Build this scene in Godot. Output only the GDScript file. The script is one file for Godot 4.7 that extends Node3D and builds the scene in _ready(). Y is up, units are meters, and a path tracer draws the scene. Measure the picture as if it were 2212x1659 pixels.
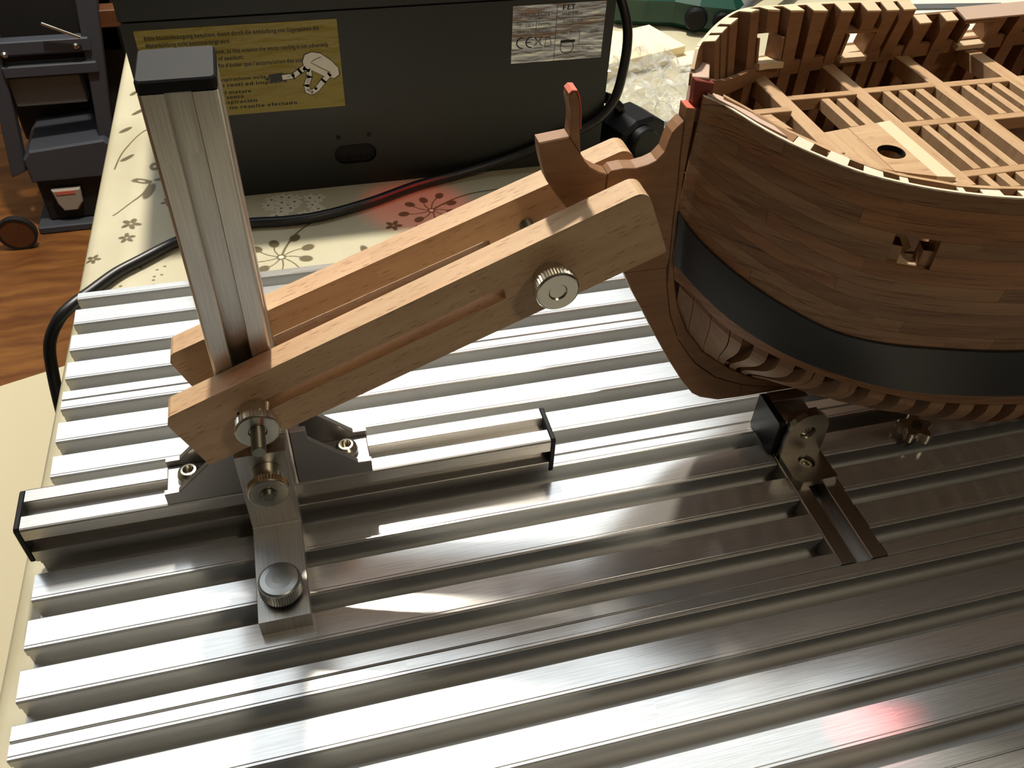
extends Node3D
# A ship model on an aluminium slot-plate building slip. Lengths are millimetres (x along the slots, y up from the plate's top, z towards the viewer), turned to metres by P().

const S := 0.001
const LIFT := 770.0        # the plate's top is 0.77 m above the floor
const ZC := 199.3          # centre plane of the ship

var M := {}
var origin := {}
var taken := {}
var rng := RandomNumberGenerator.new()


func P(x: float, y: float, z: float) -> Vector3:
	return Vector3(x, y + LIFT, z) * S


# ------------------------------------------------------------------ mesh helper
class MB:
	var v := PackedVector3Array()
	var n := PackedVector3Array()
	var t := PackedVector2Array()
	var xf := Transform3D()
	var uo := Vector2.ZERO
	var swap := false
	var k := 0.01

	func uvof(p: Vector3, m: Vector3) -> Vector2:
		var a := m.abs()
		var u := Vector2(p.z, p.y)
		if a.y >= a.x and a.y >= a.z:
			u = Vector2(p.x, p.z)
		elif a.z >= a.x:
			u = Vector2(p.x, p.y)
		if swap:
			u = Vector2(u.y, u.x)
		return u * k + uo

	func put(p: Vector3, m: Vector3, u: Vector2) -> void:
		v.append(xf * p)
		n.append((xf.basis * m).normalized())
		t.append(u)

	func tri(a: Vector3, b: Vector3, c: Vector3) -> void:
		var m := (b - a).cross(c - a).normalized()
		for p: Vector3 in [a, c, b]:
			put(p, m, uvof(p, m))

	func quad(a: Vector3, b: Vector3, c: Vector3, d: Vector3) -> void:
		tri(a, b, c)
		tri(a, c, d)

	# smooth quad with its own normals and texture coordinates
	func quadn(a: Array, b: Array, c: Array, d: Array) -> void:
		for q: Array in [a, c, b, a, d, c]:
			put(q[0], q[1], q[2])

	func box(lo: Vector3, hi: Vector3, bev := 0.0) -> void:
		var b := minf(bev, 0.45 * minf(hi.x - lo.x, minf(hi.y - lo.y, hi.z - lo.z)))
		var c := (lo + hi) / 2
		var h := (hi - lo) / 2
		if b <= 0.0:
			for ax in 3:
				for s: float in [-1.0, 1.0]:
					var e := Vector3.ZERO; e[ax] = s
					var f := Vector3.ZERO; f[(ax + 1) % 3] = 1
					var g := Vector3.ZERO; g[(ax + 2) % 3] = s
					quad(c + (e - f - g) * h, c + (e + f - g) * h, c + (e + f + g) * h, c + (e - f + g) * h)
			return
		var hb := h - Vector3.ONE * b
		for ax in 3:
			var i1 := (ax + 1) % 3
			var i2 := (ax + 2) % 3
			for s: float in [-1.0, 1.0]:
				var q := []
				for w: Array in [[-1, -1], [1, -1], [1, 1], [-1, 1]]:
					var p := Vector3.ZERO
					p[ax] = s * h[ax]; p[i1] = w[0] * hb[i1]; p[i2] = w[1] * s * hb[i2]
					q.append(c + p)
				quad(q[0], q[1], q[2], q[3])
			# the four chamfers along axis ax
			for s1: float in [-1.0, 1.0]:
				for s2: float in [-1.0, 1.0]:
					var a1 := Vector3.ZERO; var a2 := Vector3.ZERO
					a1[i1] = s1 * h[i1]; a1[i2] = s2 * hb[i2]
					a2[i1] = s1 * hb[i1]; a2[i2] = s2 * h[i2]
					var e := Vector3.ZERO; e[ax] = hb[ax]
					if s1 * s2 > 0:
						quad(c + a1 - e, c + a2 - e, c + a2 + e, c + a1 + e)
					else:
						quad(c + a1 + e, c + a2 + e, c + a2 - e, c + a1 - e)
		for sx: float in [-1.0, 1.0]:
			for sy: float in [-1.0, 1.0]:
				for sz: float in [-1.0, 1.0]:
					var sg := Vector3(sx, sy, sz)
					var p0 := c + Vector3(h.x, hb.y, hb.z) * sg
					var p1 := c + Vector3(hb.x, h.y, hb.z) * sg
					var p2 := c + Vector3(hb.x, hb.y, h.z) * sg
					if sx * sy * sz > 0:
						tri(p0, p1, p2)
					else:
						tri(p0, p2, p1)

	# polygon (counter-clockwise made so) swept along an axis. axis 2: (x,y); axis 0: (z,y); axis 1: (x,z)
	func at3(p: Vector2, axis: int, h: float) -> Vector3:
		if axis == 2:
			return Vector3(p.x, p.y, h)
		if axis == 0:
			return Vector3(h, p.y, p.x)
		return Vector3(p.x, h, p.y)

	func prism(poly: PackedVector2Array, axis: int, a: float, b: float, bev := 0.0) -> void:
		var q := poly.duplicate()
		if Geometry2D.is_polygon_clockwise(q):
			q.reverse()
		var flip := axis != 2
		var lo := a + bev
		var hi := b - bev
		var inner := q
		if bev > 0:
			inner = shrink(q, bev)
		var idx := Geometry2D.triangulate_polygon(inner)
		for i in range(0, idx.size(), 3):
			var p0 := inner[idx[i]]; var p1 := inner[idx[i + 1]]; var p2 := inner[idx[i + 2]]
			if (p1 - p0).cross(p2 - p0) < 0:
				var w := p1; p1 = p2; p2 = w
			if flip:
				tri(at3(p0, axis, b), at3(p2, axis, b), at3(p1, axis, b))
				tri(at3(p0, axis, a), at3(p1, axis, a), at3(p2, axis, a))
			else:
				tri(at3(p0, axis, b), at3(p1, axis, b), at3(p2, axis, b))
				tri(at3(p0, axis, a), at3(p2, axis, a), at3(p1, axis, a))
		var rings := [[inner, a], [q, lo], [q, hi], [inner, b]] if bev > 0 else [[q, a], [q, b]]
		for r in rings.size() - 1:
			var A: PackedVector2Array = rings[r][0]
			var B: PackedVector2Array = rings[r + 1][0]
			for i in q.size():
				var j := (i + 1) % q.size()
				var w := [at3(A[i], axis, rings[r][1]), at3(A[j], axis, rings[r][1]), at3(B[j], axis, rings[r + 1][1]), at3(B[i], axis, rings[r + 1][1])]
				if flip:
					quad(w[3], w[2], w[1], w[0])
				else:
					quad(w[0], w[1], w[2], w[3])

	func shrink(q: PackedVector2Array, d: float) -> PackedVector2Array:
		var r := PackedVector2Array()
		for i in q.size():
			var a := (q[i] - q[(i - 1 + q.size()) % q.size()]).normalized()
			var b := (q[(i + 1) % q.size()] - q[i]).normalized()
			var m := (a.orthogonal() + b.orthogonal()) * -1.0
			m = m.normalized() if m.length() > 1e-4 else -a.orthogonal()
			var cs := maxf(0.5, m.dot(-a.orthogonal()))
			r.append(q[i] + m * d / cs)
		return r

	# profile of (radius, height) pairs turned round an axis through c
	func lathe(prof: PackedVector2Array, c: Vector3, axis: int, seg := 40) -> void:
		var e1 := Vector3.ZERO; var e2 := Vector3.ZERO; var e3 := Vector3.ZERO
		e3[axis] = 1; e1[(axis + 1) % 3] = 1; e2[(axis + 2) % 3] = 1
		for i in prof.size() - 1:
			var d := prof[i + 1] - prof[i]
			if d.length() < 1e-6:
				continue
			var m2 := Vector2(d.y, -d.x).normalized()
			for s in seg:
				var w := []
				for q: Array in [[i, s], [i, s + 1], [i + 1, s + 1], [i + 1, s]]:
					var an: float = TAU * q[1] / seg
					var rad := e1 * cos(an) + e2 * sin(an)
					var pr: Vector2 = prof[q[0]]
					w.append([c + rad * pr.x + e3 * pr.y, rad * m2.x + e3 * m2.y, Vector2(an, pr.y * 0.05)])
				quadn(w[0], w[1], w[2], w[3])

	func tube(path: Array, r: float, seg := 14, caps := true) -> void:
		var rings := []
		var up := Vector3.UP
		for i in path.size():
			var d: Vector3 = (path[mini(i + 1, path.size() - 1)] - path[maxi(i - 1, 0)]).normalized()
			if absf(d.dot(up)) > 0.95:
				up = Vector3.BACK
			var a := d.cross(up).normalized()
			var b := a.cross(d).normalized()
			up = b
			var ring := []
			for s in seg + 1:
				var an := TAU * s / seg
				var m := a * cos(an) + b * sin(an)
				ring.append([path[i] + m * r, m, Vector2(i * 0.1, float(s) / seg)])
			rings.append(ring)
		for i in rings.size() - 1:
			for s in seg:
				quadn(rings[i][s + 1], rings[i][s], rings[i + 1][s], rings[i + 1][s + 1])
		if caps:
			for e: int in [0, rings.size() - 1]:
				for s in seg:
					if e == 0:
						tri(path[0], rings[0][s][0], rings[0][s + 1][0])
					else:
						tri(path[e], rings[e][s + 1][0], rings[e][s][0])

	func low() -> Vector3:
		var b := AABB(v[0], Vector3.ZERO)
		for p in v:
			b = b.expand(p)
		return Vector3(b.get_center().x, b.position.y, b.get_center().z)

	func mesh(o: Vector3) -> ArrayMesh:
		var w := PackedVector3Array()
		w.resize(v.size())
		for i in v.size():
			w[i] = (v[i] - o) * 0.001
		var a := []
		a.resize(Mesh.ARRAY_MAX)
		a[Mesh.ARRAY_VERTEX] = w
		a[Mesh.ARRAY_NORMAL] = n
		a[Mesh.ARRAY_TEX_UV] = t
		var m := ArrayMesh.new()
		m.add_surface_from_arrays(Mesh.PRIMITIVE_TRIANGLES, a)
		return m


func numbered(called: String) -> String:
	taken[called] = taken.get(called, -1) + 1
	return called if taken[called] == 0 else "%s_%03d" % [called, taken[called]]


func tag(o: Node, label: String, category: String, group := "") -> void:
	o.set_meta("label", label)
	o.set_meta("category", category)
	if group:
		o.set_meta("group", group)


func thing(called: String, label: String, category: String, at: Vector3, group := "") -> Node3D:
	var o := Node3D.new()
	o.name = numbered(called)
	add_child(o)
	o.position = P(at.x, at.y, at.z)
	origin[o] = at
	tag(o, label, category, group)
	return o


# commits what mb collected as one mesh, a part of parent or (without one) a node of its own
func obj(called: String, mb: MB, mat: Material, parent: Node3D = null) -> MeshInstance3D:
	var o := MeshInstance3D.new()
	var at := mb.low()
	o.mesh = mb.mesh(at)
	o.mesh.surface_set_material(0, mat)
	o.cast_shadow = GeometryInstance3D.SHADOW_CASTING_SETTING_ON
	origin[o] = at
	if parent:
		o.name = called
		parent.add_child(o, true)
		o.position = (at - origin[parent]) * S
	else:
		o.name = numbered(called)
		add_child(o)
		o.position = P(at.x, at.y, at.z)
	return o


func struct(called: String, lo: Vector3, hi: Vector3, mat: Material) -> MeshInstance3D:
	var b := MB.new()
	b.box(lo, hi)
	var o := obj(called, b, mat)
	o.set_meta("kind", "structure")
	return o


func boxpart(called: String, lo: Vector3, hi: Vector3, mat: Material, parent: Node3D, bev := 0.4, swap := false) -> MeshInstance3D:
	var b := MB.new()
	b.swap = swap
	b.uo = Vector2(rng.randf(), rng.randf())
	b.box(lo, hi, bev)
	return obj(called, b, mat, parent)


func pts(a: Array) -> PackedVector2Array:
	var r := PackedVector2Array()
	for i in range(0, a.size(), 2):
		r.append(Vector2(a[i], a[i + 1]))
	return r


# piecewise smooth curve through rows [x, ...]; column c at x
func curve(rows: Array, x: float, c: int) -> float:
	var m := rows.size()
	if x <= rows[0][0]:
		return rows[0][c]
	if x >= rows[m - 1][0]:
		return rows[m - 1][c]
	var i := 0
	while x > rows[i + 1][0]:
		i += 1
	var x0: float = rows[i][0]
	var x1: float = rows[i + 1][0]
	var y0: float = rows[i][c]
	var y1: float = rows[i + 1][c]
	var s := (y1 - y0) / (x1 - x0)
	var sa := s
	var sb := s
	if i > 0:
		sa = (s + (y0 - rows[i - 1][c]) / (x0 - rows[i - 1][0])) / 2
	if i < m - 2:
		sb = (s + (rows[i + 2][c] - y1) / (rows[i + 2][0] - x1)) / 2
	var h := x1 - x0
	var f := (x - x0) / h
	return y0 * (1 + 2 * f) * (1 - f) * (1 - f) + sa * h * f * (1 - f) * (1 - f) + y1 * f * f * (3 - 2 * f) + sb * h * f * f * (f - 1)


# ------------------------------------------------------------------ materials
func mat(color: Color, rough := 0.6, metal := 0.0, tex: Texture2D = null) -> StandardMaterial3D:
	var m := StandardMaterial3D.new()
	m.albedo_color = color
	m.roughness = rough
	m.metallic = metal
	m.albedo_texture = tex
	return m


func wood_texture(size: int, a: Color, b: Color, stretch: float, bands: float, flecks: int, fleck: Color, fmin: int, fmax: int, sd: int) -> ImageTexture:
	var im := Image.create(size, size, false, Image.FORMAT_RGB8)
	var n1 := FastNoiseLite.new()
	n1.seed = sd; n1.frequency = bands; n1.fractal_octaves = 3
	var n2 := FastNoiseLite.new()
	n2.seed = sd + 7; n2.frequency = 0.35; n2.fractal_octaves = 2
	var r := RandomNumberGenerator.new()
	r.seed = sd
	for y in size:
		for x in size:
			var f := 0.5 + 0.55 * n1.get_noise_2d(x * stretch, y) + 0.16 * n2.get_noise_2d(x * stretch * 2.0, y)
			im.set_pixel(x, y, a.lerp(b, clampf(f, 0, 1)))
	for i in flecks:
		var x := r.randi_range(0, size - 1)
		var y := r.randi_range(0, size - 1)
		var l := r.randi_range(fmin, fmax)
		var w := 1 if r.randf() < 0.7 else 2
		var st := r.randf_range(0.35, 0.8)
		for q in l:
			for e in w:
				var px := (x + q) % size
				var py := (y + e + int(q * 0.04)) % size
				im.set_pixel(px, py, im.get_pixel(px, py).lerp(fleck, st * sin(PI * (q + 0.5) / l)))
	return ImageTexture.create_from_image(im)


func brushed(sd: int) -> ImageTexture:
	var im := Image.create(512, 512, false, Image.FORMAT_RGB8)
	var n1 := FastNoiseLite.new()
	n1.seed = sd; n1.frequency = 0.25; n1.fractal_octaves = 3
	for y in 512:
		for x in 512:
			var f := 0.94 + 0.09 * n1.get_noise_2d(x * 0.02, y * 1.3)
			im.set_pixel(x, y, Color(f, f, f))
	return ImageTexture.create_from_image(im)


func dab(im: Image, c: Vector2, rx: float, ry: float, an: float, col: Color, ring := 0.0) -> void:
	var r := int(maxf(rx, ry)) + 1
	for y in range(int(c.y) - r, int(c.y) + r + 1):
		for x in range(int(c.x) - r, int(c.x) + r + 1):
			if x < 0 or y < 0 or x >= im.get_width() or y >= im.get_height():
				continue
			var d := (Vector2(x, y) - c).rotated(-an)
			var q := Vector2(d.x / rx, d.y / ry).length()
			if q <= 1.0 and q >= ring:
				im.set_pixel(x, y, im.get_pixel(x, y).lerp(col, clampf((1.0 - q) * 5.0, 0.25, 1)))


func stroke(im: Image, a: Vector2, b: Vector2, w: float, col: Color, bend := 0.0) -> void:
	var l := (b - a).length()
	var o := (b - a).orthogonal().normalized()
	for i in int(l / (w * 0.6)) + 1:
		var f := i * w * 0.6 / maxf(l, 0.01)
		dab(im, a.lerp(b, f) + o * bend * sin(PI * f), w, w, 0, col)


func cloth_texture() -> ImageTexture:
	# 1 m square, 2 px per mm; x from -60, z from -600
	var im := Image.create(2000, 2000, false, Image.FORMAT_RGB8)
	im.fill(Color(0.80, 0.77, 0.66))
	var n1 := FastNoiseLite.new()
	n1.seed = 3; n1.frequency = 0.004; n1.fractal_octaves = 3
	for y in 500:
		for x in 500:
			var f := n1.get_noise_2d(x * 4, y * 4)
			im.fill_rect(Rect2i(x * 4, y * 4, 4, 4), Color(0.80, 0.77, 0.66).lerp(Color(0.73, 0.69, 0.57), clampf(0.4 + 0.7 * f, 0, 1)))
	var ink := Color(0.40, 0.36, 0.25)
	var pale := Color(0.90, 0.87, 0.78)
	var q := func(x: float, z: float) -> Vector2: return Vector2((x + 60) * 2, (z + 600) * 2)
	var r := RandomNumberGenerator.new()
	r.seed = 11
	var dandelion := func(c: Vector2, s: float, stem: Vector2) -> void:
		stroke(im, c, c + stem, 1.6, ink, 12)
		for i in 9:
			var an := TAU * i / 9 + 0.3
			var e := c + Vector2(cos(an), sin(an)) * 36 * s * (0.8 + 0.3 * ((i * 5) % 3) / 2.0)
			stroke(im, c, e, 1.0, ink, 4)
			dab(im, e, 8.5 * s, 6.5 * s, an, ink)
		dab(im, c, 6 * s, 6 * s, 0, ink)
		dab(im, c, 3.5 * s, 3.5 * s, 0, pale)
	var daisy := func(c: Vector2, s: float, an0: float) -> void:
		for i in 5:
			var an := TAU * i / 5 + an0
			dab(im, c + Vector2(cos(an), sin(an)) * 7 * s, 6 * s, 3.6 * s, an, ink)
	var leaf := func(c: Vector2, s: float, an: float) -> void:
		dab(im, c, 14 * s, 6 * s, an, ink)
	var cluster := func(c: Vector2, s: float) -> void:
		for i in 26:
			var p := c + Vector2(r.randf_range(-46, 46), r.randf_range(-30, 30)) * s
			for e in 5:
				dab(im, p + Vector2.from_angle(TAU * e / 5) * 6 * s, 5.5 * s, 3.4 * s, TAU * e / 5, pale)
			dab(im, p, 2.2 * s, 2.2 * s, 0, ink)
	# motifs where the photograph shows them
	dandelion.call(q.call(127.0, -42.0), 1.25, Vector2(70, -95))
	dandelion.call(q.call(244, -81), 1.1, Vector2(120, -40))
	cluster.call(q.call(142, -108), 1.0)
	dab(im, q.call(27.0, -165.0), 17, 8, 0.2, ink, 0.35)
	dab(im, q.call(45.0, -168.0), 20, 6, -0.15, ink, 0.25)
	dab(im, q.call(33.0, -150.0), 8, 26, 0.25, ink)
	dab(im, q.call(36.0, -188.0), 9, 14, 0.1, ink, 0.3)
	stroke(im, q.call(34, -165), q.call(8, -120), 1.5, ink, 10)
	daisy.call(q.call(48, -132), 1.0, 0.4)
	daisy.call(q.call(22, -104), 1.2, 0.1)
	daisy.call(q.call(20, -86), 1.0, 0.9)
	leaf.call(q.call(14, -205), 1.0, -0.6)
	leaf.call(q.call(10, -255), 1.0, -0.7)
	leaf.call(q.call(20, -285), 1.1, -0.5)
	leaf.call(q.call(14, -325), 0.9, -0.9)
	leaf.call(q.call(187, -38), 1.1, 1.3)
	daisy.call(q.call(212, -66), 1.1, 0.2)
	daisy.call(q.call(230, -58), 0.8, 0.7)
	daisy.call(q.call(-2, -66), 0.9, 0.2)
	stroke(im, q.call(5, -190), q.call(28, -250), 1.5, ink, 10)
	for i in 14:
		dab(im, q.call(8.0, -30.0) + Vector2(r.randf_range(-4, 80), r.randf_range(-40, 30)), 2.4, 2, 0, ink)
	# the same motifs scattered over the rest of the cloth
	for i in 60:
		var c: Vector2 = q.call(r.randf_range(300, 900), r.randf_range(-580, 380))
		match i % 4:
			0: dandelion.call(c, r.randf_range(0.8, 1.2), Vector2.from_angle(r.randf() * TAU) * 90)
			1: daisy.call(c, r.randf_range(0.8, 1.2), r.randf())
			2: leaf.call(c, 1.0, r.randf() * TAU)
			3: cluster.call(c, 0.8)
	return ImageTexture.create_from_image(im)


func floor_texture() -> ImageTexture:
	var im := Image.create(1024, 1024, false, Image.FORMAT_RGB8)
	var n1 := FastNoiseLite.new()
	n1.seed = 21; n1.frequency = 0.012; n1.fractal_octaves = 4
	var n2 := FastNoiseLite.new()
	n2.seed = 5; n2.frequency = 0.006
	for y in 1024:
		for x in 1024:
			var w := 18.0 * n2.get_noise_2d(x, y)
			var f := 0.45 + 0.75 * n1.get_noise_2d(x * 0.22, (y + w) * 1.4)
			im.set_pixel(x, y, Color(0.55, 0.36, 0.17).lerp(Color(0.36, 0.205, 0.08), clampf(f, 0, 1)))
	return ImageTexture.create_from_image(im)


func ripple_normal(freq: float, squash: float) -> ImageTexture:
	var im := Image.create(256, 256, false, Image.FORMAT_L8)
	var n1 := FastNoiseLite.new()
	n1.seed = 9; n1.frequency = freq
	for y in 256:
		for x in 256:
			var f := 0.5 + 0.5 * n1.get_noise_2d(x * squash, y)
			im.set_pixel(x, y, Color(f, f, f))
	im.convert(Image.FORMAT_RGBA8)
	im.bump_map_to_normal_map(6.0)
	return ImageTexture.create_from_image(im)


func materials() -> void:
	var br := brushed(4)
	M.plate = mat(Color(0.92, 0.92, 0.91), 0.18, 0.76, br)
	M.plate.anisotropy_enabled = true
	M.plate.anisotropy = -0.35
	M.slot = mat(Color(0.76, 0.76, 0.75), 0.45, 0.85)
	M.alu = mat(Color(0.84, 0.83, 0.81), 0.36, 1.0, br)
	M.alu.anisotropy_enabled = true
	M.alu.anisotropy = -0.4
	M.bar = mat(Color(0.80, 0.785, 0.76), 0.33, 1.0, br)
	M.cast = mat(Color(0.62, 0.61, 0.60), 0.5, 1.0)
	M.nickel = mat(Color(0.80, 0.78, 0.72), 0.22, 1.0)
	M.zinc = mat(Color(0.66, 0.67, 0.66), 0.34, 1.0)
	M.thread = mat(Color(0.50, 0.50, 0.45), 0.4, 1.0)
	M.steel = mat(Color(0.66, 0.64, 0.60), 0.33, 1.0)
	M.black = mat(Color(0.07, 0.075, 0.085), 0.5)
	M.black.metallic_specular = 0.3
	M.hole = mat(Color(0.02, 0.02, 0.02), 0.8)  # near-black, standing in for the shade inside the holes
	M.beech = mat(Color(1, 1, 1), 0.62, 0.0, wood_texture(512, Color(0.78, 0.66, 0.52), Color(0.70, 0.575, 0.44), 0.12, 0.02, 420, Color(0.45, 0.29, 0.18), 12, 34, 31))
	var hull := wood_texture(512, Color(0.62, 0.475, 0.33), Color(0.48, 0.34, 0.215), 0.05, 0.03, 170, Color(0.24, 0.135, 0.06), 40, 160, 47)
	M.hull = mat(Color(1, 1, 1), 0.5, 0.0, hull)
	M.hull_b = mat(Color(0.90, 0.88, 0.86), 0.5, 0.0, hull)
	M.hull_c = mat(Color(1.0, 0.93, 0.86), 0.5, 0.0, hull)
	M.wale = mat(Color(0.115, 0.12, 0.125), 0.45)
	var deck := wood_texture(512, Color(0.77, 0.645, 0.50), Color(0.68, 0.545, 0.40), 0.08, 0.03, 200, Color(0.52, 0.35, 0.2), 10, 40, 53)
	M.deck = mat(Color(1, 1, 1), 0.6, 0.0, deck)
	M.deck_b = mat(Color(0.95, 0.93, 0.9), 0.6, 0.0, deck)
	M.frame = mat(Color(0.78, 0.72, 0.68), 0.6, 0.0, deck)
	M.timber = mat(Color(0.74, 0.66, 0.60), 0.55, 0.0, deck)
	M.end = mat(Color(0.74, 0.64, 0.57), 0.7)
	M.pale = mat(Color(0.86, 0.77, 0.64), 0.6)
	M.head = mat(Color(0.87, 0.81, 0.72), 0.7)
	M.red_lit_dark = mat(Color(0.45, 0.17, 0.11), 0.6)
	M.red = mat(Color(0.80, 0.42, 0.34), 0.6)  # red light painted on horn and stem; also a red label
	M.machine = mat(Color(0.085, 0.095, 0.075), 0.5)
	M.yellow = mat(Color(0.52, 0.46, 0.09), 0.32)
	M.yellow.normal_enabled = true
	M.yellow.normal_texture = ripple_normal(0.03, 0.35)
	M.yellow.normal_scale = 0.5
	M.ink = mat(Color(0.03, 0.025, 0.005), 0.6)
	M.ink2 = mat(Color(0.09, 0.09, 0.085), 0.5)
	M.white = mat(Color(0.86, 0.85, 0.80), 0.5)
	M.silver = mat(Color(0.72, 0.72, 0.70), 0.24, 1.0)
	M.silver.normal_enabled = true
	M.silver.normal_texture = ripple_normal(0.02, 0.25)
	M.silver.normal_scale = 0.7
	M.cable = mat(Color(0.055, 0.06, 0.065), 0.38)
	M.cloth = mat(Color(0.95, 0.96, 0.97), 0.34, 0.0, cloth_texture())
	M.bench = mat(Color(0.76, 0.72, 0.60), 0.7)
	M.greyblue = mat(Color(0.235, 0.245, 0.275), 0.55)
	M.dark = mat(Color(0.07, 0.06, 0.055), 0.7)
	M.floor = mat(Color(1, 1, 1), 0.42, 0.0, floor_texture())
	M.floor.uv1_scale = Vector3(0.14, 0.14, 1)
	M.wall = mat(Color(0.50, 0.46, 0.40), 0.9)
	M.wall_dark = mat(Color(0.33, 0.30, 0.27), 0.9)  # for unseen walls, kept dark to hold back light on near faces
	M.ceiling = mat(Color(0.7, 0.69, 0.67), 0.9)
	M.green = mat(Color(0.06, 0.25, 0.20), 0.35)
	M.grey = mat(Color(0.36, 0.37, 0.37), 0.5)
	M.tabletop = mat(Color(0.5, 0.36, 0.22), 0.6, 0.0, deck)
	M.lime = mat(Color(0.93, 0.87, 0.72), 0.6)
	M.lamp = mat(Color(1, 1, 1), 0.5)
	M.lamp.emission_enabled = true
	M.lamp.emission = Color(1.0, 0.93, 0.82)
	M.lamp.emission_energy_multiplier = 6.0
	M.panel = mat(Color(1, 1, 1), 0.5)
	M.panel.emission_enabled = true
	M.panel.emission = Color(0.93, 0.97, 1.0)
	M.panel.emission_energy_multiplier = PANEL
	M.bag = mat(Color(0.93, 0.95, 0.96, 0.16), 0.12)
	M.bag.transparency = BaseMaterial3D.TRANSPARENCY_ALPHA
	M.bag.cull_mode = BaseMaterial3D.CULL_DISABLED


const PANEL := 1.6
const KEY := 4.3
const FILL := 0.42


func _ready() -> void:
	rng.seed = 5
	# --- camera, light, exposure
	var cam := Camera3D.new()
	cam.name = "camera"
	add_child(cam)
	cam.position = P(145.586, 355.983, 495.4)
	cam.rotation = Vector3(-0.766595, -0.288783, 0.051031)
	cam.fov = 47.522
	cam.near = 0.02
	cam.far = 20
	cam.current = true
	var we := WorldEnvironment.new()
	we.name = "world_environment"
	var env := Environment.new()
	env.background_mode = Environment.BG_COLOR
	env.background_color = Color(0.02, 0.02, 0.022)
	env.tonemap_mode = Environment.TONE_MAPPER_LINEAR
	env.tonemap_exposure = 1.0
	env.sdfgi_enabled = true
	env.ssao_enabled = true
	env.ssil_enabled = true
	we.environment = env
	add_child(we)
	materials()
	lamps()
	room()
	table()
	base_plate()
	holding_frame()
	keel_clamp()
	arms()
	ship()
	machine()
	clutter()
	far_machine()


# ------------------------------------------------------------------ lamps
func lamps() -> void:
	# unseen key lamp behind the table, set where the cast shadows point
	var at := Vector3(180, 1560, -770)
	var l := thing("unseen_pendant_lamp", "unseen conical pendant lamp behind the table, lighting the scene from the back", "lamp", at)
	var b := MB.new()
	var prof := PackedVector2Array()
	for i in 13:
		var a := -PI / 2 + PI * i / 12
		prof.append(Vector2(55 * cos(a), 55 * sin(a)))
	b.lathe(prof, at, 1, 24)
	obj("lamp_bulb", b, M.lamp, l)
	b = MB.new()
	b.lathe(pts([125, -70, 90, 0, 70, 45, 22, 72, 20, 71, 68, 44, 88, 0, 122, -70, 125, -70]), at, 1, 32)
	obj("lamp_shade", b, M.black, l)
	b = MB.new()
	b.tube([at + Vector3(0, 71, 0), at + Vector3(0, 162, 0)], 3, 8)
	obj("lamp_cord", b, M.cable, l)
	var o := OmniLight3D.new()
	o.name = "lamp_light"
	l.add_child(o)
	o.light_color = Color(1.0, 0.96, 0.89)
	o.light_energy = KEY
	o.light_size = 0.05
	o.omni_range = 8
	o.omni_attenuation = 2
	o.shadow_enabled = true
	# added fill lamp behind the viewer, brightening the faces turned this way
	var rl := thing("added_fill_lamp", "added fill lamp out of view behind the viewer, brightening the near faces", "lamp", Vector3(900, 1655, 1500))
	b = MB.new()
	b.lathe(pts([0.01, 1655, 70, 1662, 110, 1680, 130, 1705, 130, 1715, 0.01, 1715]), Vector3(900, 0, 1500), 1, 32)
	obj("fill_lamp_glass", b, M.lamp, rl)
	b = MB.new()
	b.lathe(pts([0.01, 1715.5, 60, 1715.5, 60, 1729.5, 0.01, 1729.5]), Vector3(900, 0, 1500), 1, 32)
	obj("fill_lamp_mount", b, M.white, rl)
	o = OmniLight3D.new()
	o.name = "added_fill_light"
	rl.add_child(o)
	o.position = Vector3(0, 0.03, 0)
	o.light_color = Color(1.0, 0.93, 0.82)
	o.light_energy = FILL
	o.light_size = 0.1
	o.omni_range = 8
	o.omni_attenuation = 2
	o.shadow_enabled = true
	# unseen red lamp, placed to throw the red patches: one beam on the cloth, one on the bow's horn and the post, one on the plate
	var pl := thing("unseen_red_lamp", "unseen red lamp out of view above the ship, throwing the red patches", "lamp", Vector3(600, 520, 120))
	b = MB.new()
	b.lathe(pts([0.01, 505, 14, 505, 16, 512, 16, 560, 12, 566, 0.01, 566]), Vector3(600, 0, 120), 1, 24)
	obj("housing", b, M.black, pl)
	b = MB.new()
	b.tube([Vector3(600, 565, 120), Vector3(600, 1729, 120)], 2.5, 8)
	obj("lamp_cord", b, M.cable, pl)
	for q: Array in [[233.0, -20.0, -88.0, 3.3, 0.3], [190.0, 192.0, 197.0, 6.0, 0.12], [352.0, 0.0, 376.0, 1.7, 0.2]]:
		var from := Vector3(600, 503, 120)
		var sp := SpotLight3D.new()
		sp.name = "red_beam"
		add_child(sp)
		sp.position = P(from.x, from.y, from.z)
		sp.basis = Basis.looking_at((Vector3(q[0], q[1], q[2]) - from).normalized(), Vector3.UP)
		sp.spot_angle = q[3]
		sp.spot_angle_attenuation = 0.4
		sp.light_color = Color(1.0, 0.10, 0.08)
		sp.light_energy = q[4]
		sp.light_size = 0.002
		sp.spot_range = 4
		sp.spot_attenuation = 2
		sp.shadow_enabled = true
	# unseen glowing panel standing in for the bright ceiling mirrored in the plate
	b = MB.new()
	b.box(Vector3(-1250, 1722, -2490), Vector3(1390, 1729, -70))
	var p := obj("unseen_light_panel", b, M.panel)
	tag(p, "large unseen glowing panel at the ceiling, mirrored white in the plate", "light panel")
	var ar := AreaLight3D.new()
	ar.name = "unseen_panel_light"
	add_child(ar)
	ar.area_size = Vector2(2.6, 2.4)
	ar.position = P(70, 1718, -1275)
	ar.rotation = Vector3(-PI / 2, 0, 0)
	ar.light_color = Color(0.97, 0.985, 1.0)
	ar.light_energy = 0.02
	ar.set("area_range", 8.0)
	ar.shadow_enabled = true


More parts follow.
